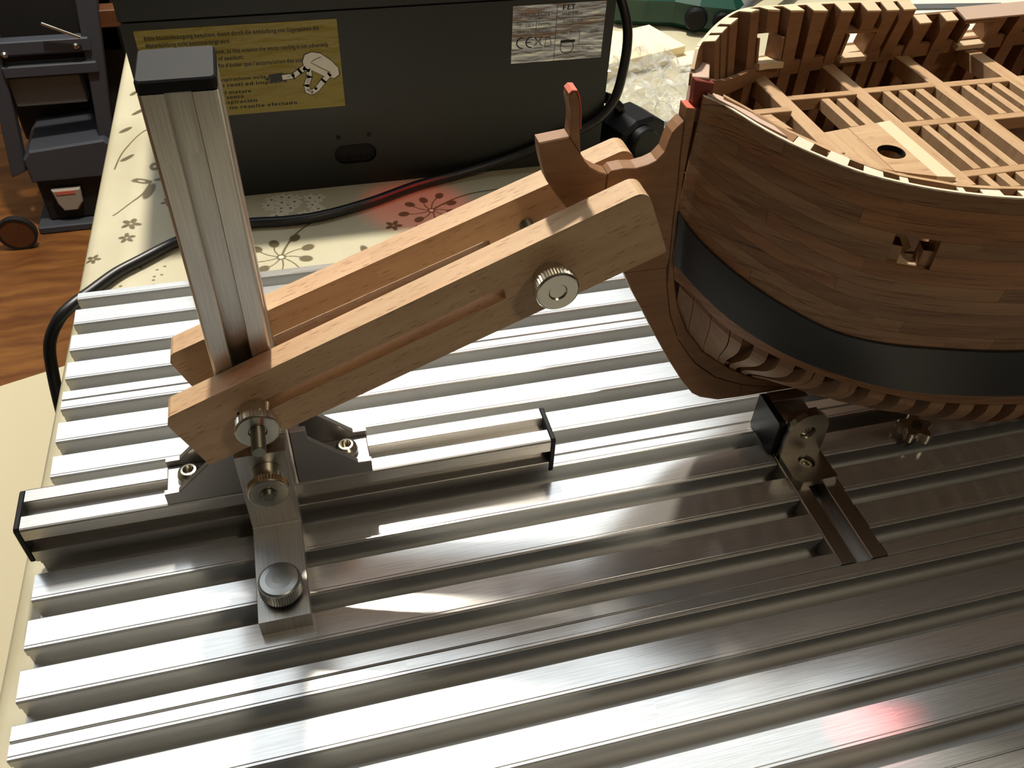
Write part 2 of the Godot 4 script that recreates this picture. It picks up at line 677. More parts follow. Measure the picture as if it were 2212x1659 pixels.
func room() -> void:
	struct("floor", Vector3(-1500, -790, -2500), Vector3(2200, -770, 2200), M.floor)
	struct("ceiling", Vector3(-1500, 1730, -2500), Vector3(2200, 1750, 2200), M.ceiling)
	struct("wall_back", Vector3(-1500, -770, -2520), Vector3(2200, 1730, -2500), M.wall)
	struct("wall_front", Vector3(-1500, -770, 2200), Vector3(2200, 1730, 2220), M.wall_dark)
	struct("wall_left", Vector3(-1520, -770, -2500), Vector3(-1500, 1730, 2200), M.wall)
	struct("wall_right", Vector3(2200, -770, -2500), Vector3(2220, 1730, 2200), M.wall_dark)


func table() -> void:
	var tb := thing("work_table", "wooden work table under the flowered cream tablecloth", "table", Vector3(640, -770, -100))
	var b := MB.new()
	b.prism(pts([14, -900, -6, 640, 1300, 640, 1300, -900]), 1, -42, -21)
	obj("table_top", b, M.tabletop, tb)
	for q: Array in [[60, -850], [60, 590], [1240, -850], [1240, 590]]:
		boxpart("leg", Vector3(q[0] - 25, -770, q[1] - 25), Vector3(q[0] + 25, -42, q[1] + 25), M.tabletop, tb, 2)
	# the cloth, with its left edge turned down over the table's edge
	b = MB.new()
	var prof := [[-1.0, -75.0], [0.0, -40.0], [0.4, -28.0], [1.5, -24.0], [4.0, -21.2], [8.0, -20.2], [13.0, -20.0], [20, -19.6], [26, -18.4], [31, -18.1], [37, -19.2], [45, -20.0], [80, -20.0], [1316, -20.0]]
	var zs := []
	for i in 53:
		zs.append(-900.0 + i * 30)
	for i in zs.size() - 1:
		for j in prof.size() - 1:
			var w := []
			for q: Array in [[i, j], [i + 1, j], [i + 1, j + 1], [i, j + 1]]:
				var z: float = zs[q[0]]
				var e := -11.7 - 0.0255 * z
				var y: float = prof[q[1]][1]
				if q[1] >= 7 and q[1] <= 10:
					y = -20.0 + (y + 20.0) * clampf((-35.0 - z) / 60.0, 0, 1)
				var x: float = e + prof[q[1]][0]
				var m := Vector3(0, 1, 0)
				var a: Array = prof[maxi(q[1] - 1, 0)]
				var c: Array = prof[mini(q[1] + 1, prof.size() - 1)]
				m = Vector3(a[1] - c[1], c[0] - a[0], 0).normalized()
				w.append([Vector3(x, y, z), m, Vector2((x + 60) / 1000.0, (z + 600) / 1000.0)])
			b.quadn(w[0], w[1], w[2], w[3])
	var cl := obj("tablecloth", b, M.cloth)
	tag(cl, "cream wipe-clean tablecloth printed with brown dandelions, leaves and flowers", "tablecloth")
	# low stool with a cream cover beside the table
	var st := thing("stool", "low stool with a plain cream cover beside the table's end", "stool", Vector3(-220, -770, 20))
	b = MB.new()
	b.xf = Transform3D(Basis(Vector3.UP, 0.30), Vector3(-235, -300, 40))
	b.box(Vector3(-230, -60, -290), Vector3(250, 0, 420), 9)
	obj("seat", b, M.bench, st)
	for q: Array in [[-200, -260], [-200, 390], [210, -260], [210, 390]]:
		b = MB.new()
		b.xf = Transform3D(Basis(Vector3.UP, 0.30), Vector3(-235, -300, 40))
		b.box(Vector3(q[0] - 18, -470, q[1] - 18), Vector3(q[0] + 18, -60, q[1] + 18), 3)
		obj("leg", b, M.tabletop, st)


# ------------------------------------------------------------------ aluminium
# slot plate section over one 100 mm width, as (z, y): lands with T-slots at 12.5, 37.5, 62.5 and 87.5
func plate_section(z0: float) -> PackedVector2Array:
	var r := PackedVector2Array()
	r.append(Vector2(z0 + 0.15, -20))
	r.append(Vector2(z0 + 0.15, -0.7))
	r.append(Vector2(z0 + 0.75, 0))
	for i in 4:
		var c := z0 + 12.5 + 25 * i
		for q: Array in [[-6.9, 0], [-6.65, -0.25], [-6.4, 0], [-5.4, 0], [-5.0, -0.35], [-5.0, -0.9], [-4.85, -1.0], [-4.85, -5.2], [-5.9, -5.6], [-5.9, -13.2], [5.9, -13.2], [5.9, -5.6], [4.85, -5.2], [4.85, -1.0], [5.0, -0.9], [5.0, -0.35], [5.4, 0]]:
			r.append(Vector2(c + q[0], q[1]))
	r.append(Vector2(z0 + 99.25, 0))
	r.append(Vector2(z0 + 99.85, -0.7))
	r.append(Vector2(z0 + 99.85, -20))
	return r


func base_plate() -> void:
	var p := thing("slot_plate", "large ribbed aluminium plate with parallel T-slots lying on the tablecloth", "plate", Vector3(400, -20, 250))
	for i in 5:
		# the first three profiles are cut to let the cross rail in
		var spans := [[0.0, 377.2], [403.8, 900.0]] if i == 2 else [[0.0, 900.0]]
		for s: Array in spans:
			var b := MB.new()
			b.uo = Vector2(0.13 * i, 0.37 * i)
			b.prism(plate_section(100.0 * i), 0, s[0], s[1])
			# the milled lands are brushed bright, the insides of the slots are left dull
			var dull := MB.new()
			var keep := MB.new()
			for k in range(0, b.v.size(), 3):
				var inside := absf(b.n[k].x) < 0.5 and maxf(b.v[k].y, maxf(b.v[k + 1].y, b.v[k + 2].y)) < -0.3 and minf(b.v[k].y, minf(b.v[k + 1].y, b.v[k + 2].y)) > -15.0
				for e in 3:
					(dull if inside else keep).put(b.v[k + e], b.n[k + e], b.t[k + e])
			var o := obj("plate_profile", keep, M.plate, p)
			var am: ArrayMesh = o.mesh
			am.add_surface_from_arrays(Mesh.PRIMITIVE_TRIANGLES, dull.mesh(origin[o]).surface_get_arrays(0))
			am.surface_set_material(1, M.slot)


func profile25(c: Vector2) -> PackedVector2Array:
	var r := PackedVector2Array()
	for k in 4:
		var an := PI / 2 * k
		for q: Array in [[12.5, -11.3], [12.5, -4.5], [12.2, -4.2], [11.2, -4.1], [10.9, -4.4], [6.4, -4.4], [6.4, 4.4], [10.9, 4.4], [11.2, 4.1], [12.2, 4.2], [12.5, 4.5], [12.5, 11.3], [12.15, 12.15]]:
			r.append(c + Vector2(q[0], q[1]).rotated(an))
	return r


func end_cap(axis: int, c: Vector2, a: float, b: float) -> MB:
	var m := MB.new()
	m.prism(pts([c.x - 12.6, c.y - 11.2, c.x - 11.2, c.y - 12.6, c.x + 11.2, c.y - 12.6, c.x + 12.6, c.y - 11.2, c.x + 12.6, c.y + 11.2, c.x + 11.2, c.y + 12.6, c.x - 11.2, c.y + 12.6, c.x - 12.6, c.y + 11.2]), axis, a, b, 0.6)
	return m


func knurled(b: MB, c: Vector3, axis: int, r: float, a: float, h: float, teeth := 44) -> void:
	var poly := PackedVector2Array()
	for i in teeth * 2:
		var rr := r if i % 2 == 0 else r - 0.55
		poly.append(Vector2.from_angle(TAU * (i + 0.5) / (teeth * 2)) * rr)
	var q := PackedVector2Array()
	for p in poly:
		q.append(p + (Vector2(c.x, c.y) if axis == 2 else Vector2(c.x, c.z)))
	b.prism(q, axis, a, h)


func threaded(c: Vector3, axis: int, r: float, a: float, h: float) -> MB:
	var m := MB.new()
	var prof := PackedVector2Array()
	prof.append(Vector2(0.01, a))
	var y := a
	while y < h - 0.6:
		prof.append(Vector2(r - 0.35, y))
		prof.append(Vector2(r, y + 0.45))
		y += 0.9
	prof.append(Vector2(r - 0.5, h))
	prof.append(Vector2(0.01, h))
	var o := c
	o[axis] = 0
	m.lathe(prof, o, axis, 24)
	return m


func knurled_nut(c: Vector3, back: float, fl: float, face: float, r: float, rod0: float, rod1: float, label: String) -> void:
	var t := thing("knurled_nut", label, "knurled nut", Vector3(c.x, c.y - r, (back + face) / 2))
	var o := Vector3(c.x, c.y, 0)
	var b := MB.new()
	b.lathe(pts([3.3, back, 6.6, back, 6.9, back + 0.4, 6.9, fl]), o, 2)
	obj("hub", b, M.nickel, t)
	b = MB.new()
	knurled(b, c, 2, r, fl, face - 0.7)
	obj("knurled_rim", b, M.nickel, t)
	b = MB.new()
	b.lathe(pts([r - 0.2, face - 0.75, r - 0.5, face - 0.25, r - 1.0, face, 3.9, face, 3.4, face - 0.5, 3.3, face - 5, 0.01, face - 5]), o, 2)
	obj("face", b, M.nickel, t)
	if rod1 > rod0:
		obj("threaded_rod", threaded(o, 2, 3.0, rod0, rod1), M.thread, t)


func gusset(x: float, dir: float, label: String) -> void:
	# die-cast angle bracket: two triangular cheeks, a foot plate on the rail and a back plate on the post
	var t := thing("corner_bracket", label, "corner bracket", Vector3(x + dir * 18, 25, 198.5), "die-cast corner brackets at the post's foot")
	var poly := []
	for q: Array in [[0, 0], [35.5, 0], [35.5, 7.2], [29, 7.4], [9.5, 26.5], [7.4, 29], [7.2, 35.5], [0, 35.5]]:
		poly.append(x + dir * q[0]); poly.append(25 + q[1])
	for z: Array in [[187.0, 190.2], [207.4, 210.6]]:
		var b := MB.new()
		b.prism(pts(poly), 2, z[0], z[1], 0.3)
		obj("cheek", b, M.cast, t)
	var xs := [x + dir * 0.3, x + dir * 35.3]
	xs.sort()
	boxpart("foot_plate", Vector3(xs[0], 25.05, 190), Vector3(xs[1], 29, 207.6), M.cast, t, 0.5)
	xs = [x + dir * 0.1, x + dir * 4.0]
	xs.sort()
	boxpart("back_plate", Vector3(xs[0], 28.8, 190), Vector3(xs[1], 60.2, 207.6), M.cast, t, 0.5)
	var b := MB.new()
	var c := Vector3(x + dir * 24.5, 0, 199)
	b.lathe(pts([5.6, 29, 5.6, 31.5, 5.0, 33.2, 3.6, 34.4, 2.6, 34.6, 2.5, 31.5, 0.01, 31.5]), c, 1, 28)
	obj("socket_screw", b, M.nickel, t)


func holding_frame() -> void:
	var r := thing("aluminium_rail", "short aluminium slotted rail with black end caps lying across the plate's left part", "rail", Vector3(127, 0, 198.5))
	var b := MB.new()
	b.prism(profile25(Vector2(198.5, 12.5)), 0, 0.2, 252.6)
	obj("rail_body", b, M.alu, r)
	obj("end_cap", end_cap(0, Vector2(198.5, 12.6), -2.6, 0.2), M.black, r)
	obj("end_cap", end_cap(0, Vector2(198.5, 12.6), 252.6, 255.4), M.black, r)
	var p := thing("upright_post", "upright slotted aluminium post with a black cap rising from the rail", "post", Vector3(113, 25, 198.5))
	b = MB.new()
	b.swap = true
	b.prism(profile25(Vector2(113, 198.5)), 1, 25.05, 224.6)
	obj("post_body", b, M.alu, p)
	obj("post_cap", end_cap(1, Vector2(113, 198.5), 224.6, 229.2), M.black, p)
	gusset(125.6, 1.0, "grey die-cast corner bracket with a bright socket screw, between post and rail's capped short end")
	gusset(100.4, -1.0, "grey die-cast corner bracket half hidden under the wooden arm's cut end")
	# the L-shaped clamp bar in front of post and rail
	b = MB.new()
	var poly := pts([211.2, 0.05, 274, 0.05, 274, 9.8, 222.0, 9.8, 221.2, 10.6, 221.2, 60.8, 211.2, 60.8])
	b.swap = true
	b.prism(poly, 0, 100.6, 123.6, 0.25)
	var lb := obj("clamp_bracket", b, M.alu)
	tag(lb, "flat L-shaped aluminium bracket screwed to post and plate in front of the rail", "bracket")
	knurled_nut(Vector3(113.2, 48.5, 0), 221.3, 230.4, 234.4, 9.5, 222, 236.5, "knurled nickel nut with a short stud on the L-shaped bracket under the wooden arm")
	# the thumb screw on the bracket's foot
	var t := thing("thumb_screw", "large round knurled thumb screw standing on the bracket's flat foot", "thumb screw", Vector3(112, 9.8, 260))
	b = MB.new()
	knurled(b, Vector3(112, 0, 260), 1, 9.7, 12.3, 19.4, 50)
	obj("knurled_rim", b, M.zinc, t)
	b = MB.new()
	b.lathe(pts([6, 9.85, 6.4, 12.3, 8.8, 12.3]), Vector3(112, 0, 260), 1)
	obj("collar", b, M.zinc, t)
	b = MB.new()
	b.lathe(pts([9.3, 19.3, 9.0, 19.9, 8.4, 20.3, 6.0, 20.75, 3.0, 21.0, 0.01, 21.1]), Vector3(112, 0, 260), 1)
	obj("head", b, M.zinc, t)


func keel_clamp() -> void:
	# rail let flush into the plate at right angles to the slots
	var b := MB.new()
	b.swap = true
	b.prism(pts([377.3, -0.6, 377.9, 0.25, 385.6, 0.25, 386.0, -0.2, 386.0, -7, 394.6, -7, 394.6, -0.2, 395.0, 0.25, 403.1, 0.25, 403.7, -0.6, 403.7, -19.8, 377.3, -19.8]), 2, 200.2, 299.8)
	var r := obj("cross_rail", b, M.bar)
	tag(r, "slotted rail let flush into the plate across its slots, below the hull", "rail")
	var t := thing("keel_clamp", "steel angle bracket with two holes beside a black capped block under the bow", "clamp", Vector3(390, 0.25, 230))
	b = MB.new()
	var c := Vector2(214.5, 13.0)
	b.prism(profile25(c), 0, 378.2, 400)
	obj("clamp_block", b, M.alu, t)
	obj("end_cap", end_cap(0, c, 374.6, 378.2), M.black, t)
	# upright of the angle with a rounded head and a hole
	var arc := PackedVector2Array([Vector2(402, 0.4), Vector2(402, 14)])
	for i in 13:
		var a := -0.15 + (PI + 0.3) * i / 12
		arc.append(Vector2(390.0, 22) + Vector2.from_angle(a) * 11.6)
	arc.append(Vector2(378, 14)); arc.append(Vector2(378, 0.4))
	b = ring_plate(arc, Vector2(390, 20), 4.4, 2, 227.6, 231.2)
	obj("upright_plate", b, M.steel, t)
	b = ring_plate(PackedVector2Array([Vector2(378, 229), Vector2(402, 229), Vector2(402, 251), Vector2(381.5, 251), Vector2(378, 247.5)]), Vector2(390.5, 237.8), 4.6, 1, 0.3, 4.2)
	obj("foot_plate", b, M.steel, t)
	for q: Array in [[390.5, 237.8, 1, 0.4, 2.2, 4.2], [390.0, 20.0, 2, 227.2, 229.2, 4.2]]:
		b = MB.new()
		var o := Vector3(q[0], 0, q[1]) if q[2] == 1 else Vector3(q[0], q[1], 0)
		b.lathe(pts([q[5], q[3], q[5], q[4] - 0.4, q[5] - 0.8, q[4], 2.0, q[4], 1.8, q[4] - 1.2, 0.01, q[4] - 1.2]), o, q[2], 24)
		obj("screw_head", b, M.nickel, t)
	# star grip half hidden under the hull
	var g := thing("star_grip", "small bright lobed clamping screw peeping out under the hull's curve", "clamping screw", Vector3(461, 0.2, 231))
	b = MB.new()
	var poly := PackedVector2Array()
	for i in 60:
		var an := TAU * i / 60
		poly.append(Vector2(461, 231) + Vector2.from_angle(an) * (8.6 + 1.7 * cos(an * 5)))
	b.prism(poly, 1, 3, 9.5, 0.8)
	obj("grip", b, M.nickel, g)
	b = MB.new()
	b.lathe(pts([0.01, 0.25, 4.4, 0.25, 4.4, 3.2]), Vector3(461, 0, 231), 1, 24)
	obj("collar", b, M.nickel, g)
	b = MB.new()
	b.lathe(pts([2.8, 9.4, 2.8, 10.6, 0.01, 10.6]), Vector3(461, 0, 231), 1, 24)
	obj("stud", b, M.thread, g)


# a plate with a round hole: the outline joined to the hole in two halves
func ring_plate(outline: PackedVector2Array, c: Vector2, r: float, axis: int, a: float, h: float) -> MB:
	var b := MB.new()
	b.uo = Vector2(rng.randf(), rng.randf())
	var m := 48
	var q := outline.duplicate()
	if Geometry2D.is_polygon_clockwise(q):
		q.reverse()
	# outline resampled by angle round the hole
	var ring := []
	var angs := []
	for i in m:
		angs.append(TAU * i / m)
	for p in q:
		angs.append(fposmod((p - c).angle(), TAU))
	angs.sort()
	for an: float in angs:
		var d := Vector2.from_angle(an)
		var best := 1e9
		for i in q.size():
			var hit: Variant = Geometry2D.segment_intersects_segment(c, c + d * 1000.0, q[i], q[(i + 1) % q.size()])
			if hit != null:
				best = minf(best, (hit - c).length())
		ring.append([c + d * r, c + d * best])
	for i in ring.size():
		var j := (i + 1) % ring.size()
		var I: Array = ring[i]
		var J: Array = ring[j]
		var w := [b.at3(I[0], axis, h), b.at3(I[1], axis, h), b.at3(J[1], axis, h), b.at3(J[0], axis, h), b.at3(I[0], axis, a), b.at3(I[1], axis, a), b.at3(J[1], axis, a), b.at3(J[0], axis, a)]
		var faces := [[0, 1, 2, 3], [7, 6, 5, 4], [5, 6, 2, 1], [7, 4, 0, 3]]
		for f: Array in faces:
			if axis == 2:
				b.quad(w[f[0]], w[f[1]], w[f[2]], w[f[3]])
			else:
				b.quad(w[f[3]], w[f[2]], w[f[1]], w[f[0]])
	return b


# ------------------------------------------------------------------ wooden arms
func arms() -> void:
	arm(Vector3(77.8, 92.3, 211.3), 0.4006, 211.3, 223.0, 217.0, "front", "slotted beech strut nearest the viewer, clamping the post and the bow's timber", 26.0, 149.0)
	arm(Vector3(78.6, 94.1, 174.0), 0.3717, 174.0, 185.8, 221.0, "back", "slotted beech strut behind the post, partner of the one in front", 26.0, 150.0)
	knurled_nut(Vector3(115.2, 90.2, 0), 223.1, 231.6, 236, 9.4, 211.5, 247.5, "knurled nickel nut with a long threaded stud at the arm's slotted end")
	knurled_nut(Vector3(240.2, 141.6, 0), 223.1, 229.6, 235, 9.3, 174, 229.4, "knurled nickel nut with an open bore near the bow end of the arm")


func arm(o: Vector3, turn: float, z0: float, z1: float, length: float, _which: String, label: String, s0: float, s1: float) -> void:
	var t := thing("slotted_strut", label, "strut", o, "pair of slotted beech struts")
	var b := MB.new()
	b.xf = Transform3D(Basis(Vector3.BACK, turn), Vector3(o.x, o.y, 0))
	b.uo = Vector2(rng.randf(), rng.randf())
	var w := 34.0
	var sy0 := -19.6
	var sy1 := -13.6
	# outer outline with a small cut at the near end and a rounded far corner
	var top := [Vector2(0, -4), Vector2(2.6, -0.6), Vector2(4, 0)]
	var out := PackedVector2Array([Vector2(-0.3, -w + 0.6), Vector2(0.6, -w), Vector2(length - 1.0, -w), Vector2(length, -w + 1.0)])
	var far := PackedVector2Array()
	for i in 6:
		var a := PI / 2 * i / 5
		far.append(Vector2(length - 5.5, -5.5) + Vector2.from_angle(a) * 5.5)
	out.append_array(far)
	out.append(top[2]); out.append(top[1]); out.append(top[0])
	# slot walls
	var sl := PackedVector2Array([Vector2(s0, sy1), Vector2(s1 - 1.2, sy1), Vector2(s1 + 0.4, sy1 - 0.8), Vector2(s1 - 0.4, sy0 + 0.4), Vector2(s1 - 1.4, sy0), Vector2(s0, sy0)])
	var bev := 0.45
	for pair: Array in [[out, true], [sl, false]]:
		var q: PackedVector2Array = pair[0]
		for i in q.size():
			var j := (i + 1) % q.size()
			b.quad(Vector3(q[i].x, q[i].y, z0), Vector3(q[j].x, q[j].y, z0), Vector3(q[j].x, q[j].y, z1), Vector3(q[i].x, q[i].y, z1))
	var pieces := [
		PackedVector2Array([out[0], out[1], Vector2(s0, -w), sl[5], sl[0], Vector2(s0, 0), top[2], top[1], top[0]]),
		PackedVector2Array([sl[0], sl[1], sl[2], Vector2(s1 + 0.4, 0), Vector2(s0, 0)]),
		PackedVector2Array([Vector2(s0, -w), Vector2(s1 + 0.4, -w), sl[3], sl[4], sl[5]]),
		PackedVector2Array([Vector2(s1 + 0.4, -w), out[2], out[3]]) + far + PackedVector2Array([Vector2(s1 + 0.4, 0), sl[2], sl[3]])]
	for q: PackedVector2Array in pieces:
		var idx := Geometry2D.triangulate_polygon(q)
		for i in range(0, idx.size(), 3):
			var p0 := q[idx[i]]; var p1 := q[idx[i + 1]]; var p2 := q[idx[i + 2]]
			if (p1 - p0).cross(p2 - p0) < 0:
				var h := p1; p1 = p2; p2 = h
			b.tri(Vector3(p0.x, p0.y, z1), Vector3(p1.x, p1.y, z1), Vector3(p2.x, p2.y, z1))
			b.tri(Vector3(p0.x, p0.y, z0), Vector3(p2.x, p2.y, z0), Vector3(p1.x, p1.y, z0))
	obj("arm_body", b, M.beech, t)


# ------------------------------------------------------------------ the ship
# control curves of the hull as rows [x, y, half breadth]
var SHEER := [[304.5, 203.2, 3.7], [309.5, 201.4, 4.5], [312.3, 200.2, 6], [317.5, 198.2, 12], [322.2, 196.7, 19.4], [329.9, 194.6, 28.7], [336.6, 193.1, 35.5], [349.9, 190.8, 47.9], [364.6, 189.2, 57], [380.3, 188, 64.1], [407.3, 186.9, 72.5], [440, 186.3, 77], [500, 186, 81], [600, 186, 84]]
var WALE_TOP := [[303.3, 151.7, 3.7], [307, 146.2, 4.6], [310.1, 142.4, 9.3], [317.8, 136.3, 19.6], [325.7, 131.3, 28.6], [342.2, 123.5, 43.7], [360.2, 116.8, 55.5], [378.6, 114, 64], [397.9, 112.9, 70.2], [443.4, 109.5, 78.3], [500, 108.5, 81.5], [600, 108, 84]]
var WALE_LOW := [[306, 123.1, 3.7], [311.6, 118.5, 5.9], [315.1, 115.2, 10], [324, 107.7, 19.6], [333, 102, 28], [351.6, 93.7, 42], [371, 88.4, 52.8], [391.8, 83.4, 61.1], [413.6, 80.2, 67.3], [463.2, 76, 75.4], [520, 75, 79], [600, 75, 82]]
var PLANK_LOW := [[308.2, 113.4, 3.7], [317.1, 106.8, 9.2], [326.5, 98, 18.7], [335.8, 92.8, 26.7], [354.9, 85.5, 40.1], [374.9, 80.2, 50.5], [396.4, 75, 58.7], [419.3, 70.3, 65], [470.8, 65, 73.1], [530, 63.5, 77], [600, 63, 80]]
var RABBET := [[302.5, 200.0], [302.5, 168.5], [303.5, 151.5], [306, 123], [308, 113.5], [312.5, 97.5], [320.5, 80.5], [333, 63.5], [350.5, 49], [367, 38.5], [386, 33], [420, 31.2], [600, 31]]
var FAR_TOP := [[300.5, 206, 4], [304, 214, 10.5], [312, 215, 21], [325, 217, 33], [338, 217.3, 42], [362, 216, 47], [386, 215.2, 49], [420, 213.5, 51.5], [470, 212, 56], [600, 211, 62]]
var FAR_DECK := [[304, 197, 4], [313, 195, 14], [325, 192, 26], [345, 190, 39], [370, 188, 48.5], [395, 187, 55], [446, 186, 61], [505, 186, 65], [600, 186, 69]]
var FAR_WALE := [[303.3, 151.7, 3.7], [317.8, 136.3, 17], [342.2, 123.5, 36], [378.6, 114, 53], [443.4, 109.5, 66], [600, 108, 72]]
var FAR_LOW := [[308.2, 113.4, 3.7], [335.8, 92.8, 21], [374.9, 80.2, 42], [419.3, 70.3, 55], [600, 63, 68]]
var CLAMP := [[303, 0, 2], [313, 0, 6], [322, 0, 11.6], [325, 0, 14], [345, 0, 30], [354, 0, 35], [371, 0, 41], [395, 0, 46.8], [446, 0, 53], [505, 0, 57], [600, 0, 61]]


func yd(x: float) -> float:
	return 186.0 + 17.0 * exp(-(maxf(x, 300.0) - 306.0) / 35.0)


func skin(side: float, u: float, t: float, by_x: bool) -> Vector3:
	var c := [SHEER, WALE_TOP, WALE_LOW, PLANK_LOW] if side > 0 else [FAR_TOP, FAR_DECK, FAR_WALE, FAR_LOW]
	var i := clampi(int(t), 0, 2)
	var w := []
	for k: int in [i, i + 1]:
		var rows: Array = c[k]
		var x0: float = rows[0][0]
		var x := u if by_x else x0 + (600.0 - x0) * pow(u, 1.35)
		w.append(Vector3(x, curve(rows, x, 1), ZC + side * curve(rows, x, 2)))
	var f := t - i
	var p: Vector3 = w[0].lerp(w[1], f)
	var belly := 2.2 if side > 0 and i == 0 else 0.0
	p.z += side * belly * sin(PI * f) * clampf((p.x - 308.0) / 40.0, 0, 1)
	return p


func skin_normal(side: float, u: float, t: float, by_x: bool) -> Vector3:
	var e := 0.6 if by_x else 0.002
	var lo := u - e if by_x else maxf(u - e, 0.0)
	var a := skin(side, u + e, t, by_x) - skin(side, lo, t, by_x)
	var b := skin(side, u, minf(t + 0.04, 2.999), by_x) - skin(side, u, maxf(t - 0.04, 0), by_x)
	var m := a.cross(b).normalized()
	return m if m.z * side > 0 else -m


# a curved slab between two depths under the skin: planks, wales, frames
func slab(side: float, us: Array, ts: Array, offs: Array, d1: float, by_x: bool) -> MB:
	var b := MB.new()
	var du := rng.randf() * 3.0
	var dv := rng.randf() * 3.0
	var O := []
	var I := []
	for u: float in us:
		var ro := []
		var ri := []
		for k in ts.size():
			var m := skin_normal(side, u, ts[k], by_x)
			var p := skin(side, u, ts[k], by_x)
			ro.append([p - m * offs[k], m, Vector2(p.x * 0.012 + du, -p.y * 0.01 + dv)])
			ri.append(p - m * d1)
		O.append(ro)
		I.append(ri)
	var nu := us.size()
	var nt := ts.size()
	for i in nu - 1:
		for k in nt - 1:
			if side > 0:
				b.quadn(O[i][k], O[i][k + 1], O[i + 1][k + 1], O[i + 1][k])
				b.quad(I[i][k], I[i + 1][k], I[i + 1][k + 1], I[i][k + 1])
			else:
				b.quadn(O[i][k], O[i + 1][k], O[i + 1][k + 1], O[i][k + 1])
				b.quad(I[i][k], I[i][k + 1], I[i + 1][k + 1], I[i + 1][k])
	for i in nu - 1:
		for k: int in [0, nt - 1]:
			if (k == 0) == (side > 0):
				b.quad(O[i][k][0], O[i + 1][k][0], I[i + 1][k], I[i][k])
			else:
				b.quad(O[i][k][0], I[i][k], I[i + 1][k], O[i + 1][k][0])
	for k in nt - 1:
		for i: int in [0, nu - 1]:
			if (i == 0) == (side > 0):
				b.quad(O[i][k][0], I[i][k], I[i][k + 1], O[i][k + 1][0])
			else:
				b.quad(O[i][k][0], O[i][k + 1][0], I[i][k + 1], I[i][k])
	return b


func steps(a: float, b: float, n: int) -> Array:
	var r := []
	for i in n + 1:
		r.append(a + (b - a) * i / n)
	return r


func plank(side: float, u0: float, u1: float, t0: float, t1: float, m: Material, parent: Node3D, called := "hull_plank", by_x := false, proud := 0.0, thick := 1.6) -> void:
	var n := maxi(2, int(ceil((u1 - u0) * 60.0))) if not by_x else maxi(2, int(ceil((u1 - u0) / 5.0)))
	var e := minf(0.012, (t1 - t0) * 0.12)
	var g := 0.0008
	obj(called, slab(side, steps(u0, u1, n), [t0 + g, t0 + e, (t0 + t1) / 2, t1 - e, t1 - g], [0.14 - proud, -proud, -proud, -proud, 0.14 - proud], thick, by_x), m, parent)


# below the planking the bare frames run down to the keel
func low_frame(x: float, tau: float) -> Vector3:
	var y0 := curve(PLANK_LOW, x, 1)
	var b0 := curve(PLANK_LOW, x, 2)
	var xb := curve([[308, 308], [330, 344], [340, 351], [353, 359.5], [366, 367], [380, 380.5], [600, 600]], x, 1)
	var yk := curve(RABBET, maxf(xb, 308.2), 1) - 0.5
	var f := clampf((x - 350.0) / 110.0, 0, 1)
	var p := lerpf(2.5, 0.6, f)
	var q := lerpf(0.8, 1.12, f)
	return Vector3(lerpf(x, xb, tau), yk + (y0 - yk) * pow(1.0 - sin(PI / 2 * tau), q), ZC + 3.2 + (b0 - 3.2) * pow(maxf(cos(PI / 2 * tau), 0.0), p))


func frame_near(xa: float, xb: float, parent: Node3D, top := 0.0, called := "hull_frame") -> void:
	var b := MB.new()
	b.uo = Vector2(rng.randf(), rng.randf()); b.swap = true
	var A := []
	var depth := 7.2
	for side_x: float in [xa, xb]:
		var row := []
		var x := side_x
		for t: float in [top, 0.35, 0.7, 1.0, 1.5, 2.0, 2.5, 2.99]:
			var m := skin_normal(1, x, t, true)
			var p := skin(1, x, t, true)
			row.append([p - m * 1.75, p - m * (1.75 + depth)])
		for k in 12:
			var tau := 0.015 + 0.97 * (k + 1) / 12.0
			var p := low_frame(x, tau)
			var m := (low_frame(x + 0.5, tau) - low_frame(x - 0.5, tau)).cross(low_frame(x, minf(tau + 0.01, 1)) - low_frame(x, tau - 0.01)).normalized()
			if m.z < 0:
				m = -m
			var inn := p - m * minf(depth, 0.8 + (p.z - ZC) * 0.7)
			inn.z = maxf(inn.z, ZC + 0.3)
			row.append([p - m * 0.6, inn])
		A.append(row)
	var n: int = A[0].size()
	for k in n - 1:
		var a0: Array = A[0][k]; var a1: Array = A[0][k + 1]; var b0: Array = A[1][k]; var b1: Array = A[1][k + 1]
		b.quad(a0[0], a1[0], b1[0], b0[0])
		b.quad(a0[1], b0[1], b1[1], a1[1])
		b.quad(a0[0], a0[1], a1[1], a1[0])
		b.quad(b0[0], b1[0], b1[1], b0[1])
	b.quad(A[0][0][0], A[1][0][0], A[1][0][1], A[0][0][1])
	obj(called, b, M.frame, parent)
	if top == 0.0 and called == "hull_frame":
		obj("frame_head", slab(1, steps(xa, xb, 2), [-0.004, 0.01], [1.75, 1.75], 1.75 + depth, true), M.head, parent)


func poly_part(called: String, a: Array, z0: float, z1: float, m: Material, parent: Node3D, bev := 0.3) -> void:
	var b := MB.new()
	b.uo = Vector2(rng.randf(), rng.randf())
	b.prism(pts(a), 2, z0, z1, bev)
	obj(called, b, m, parent)


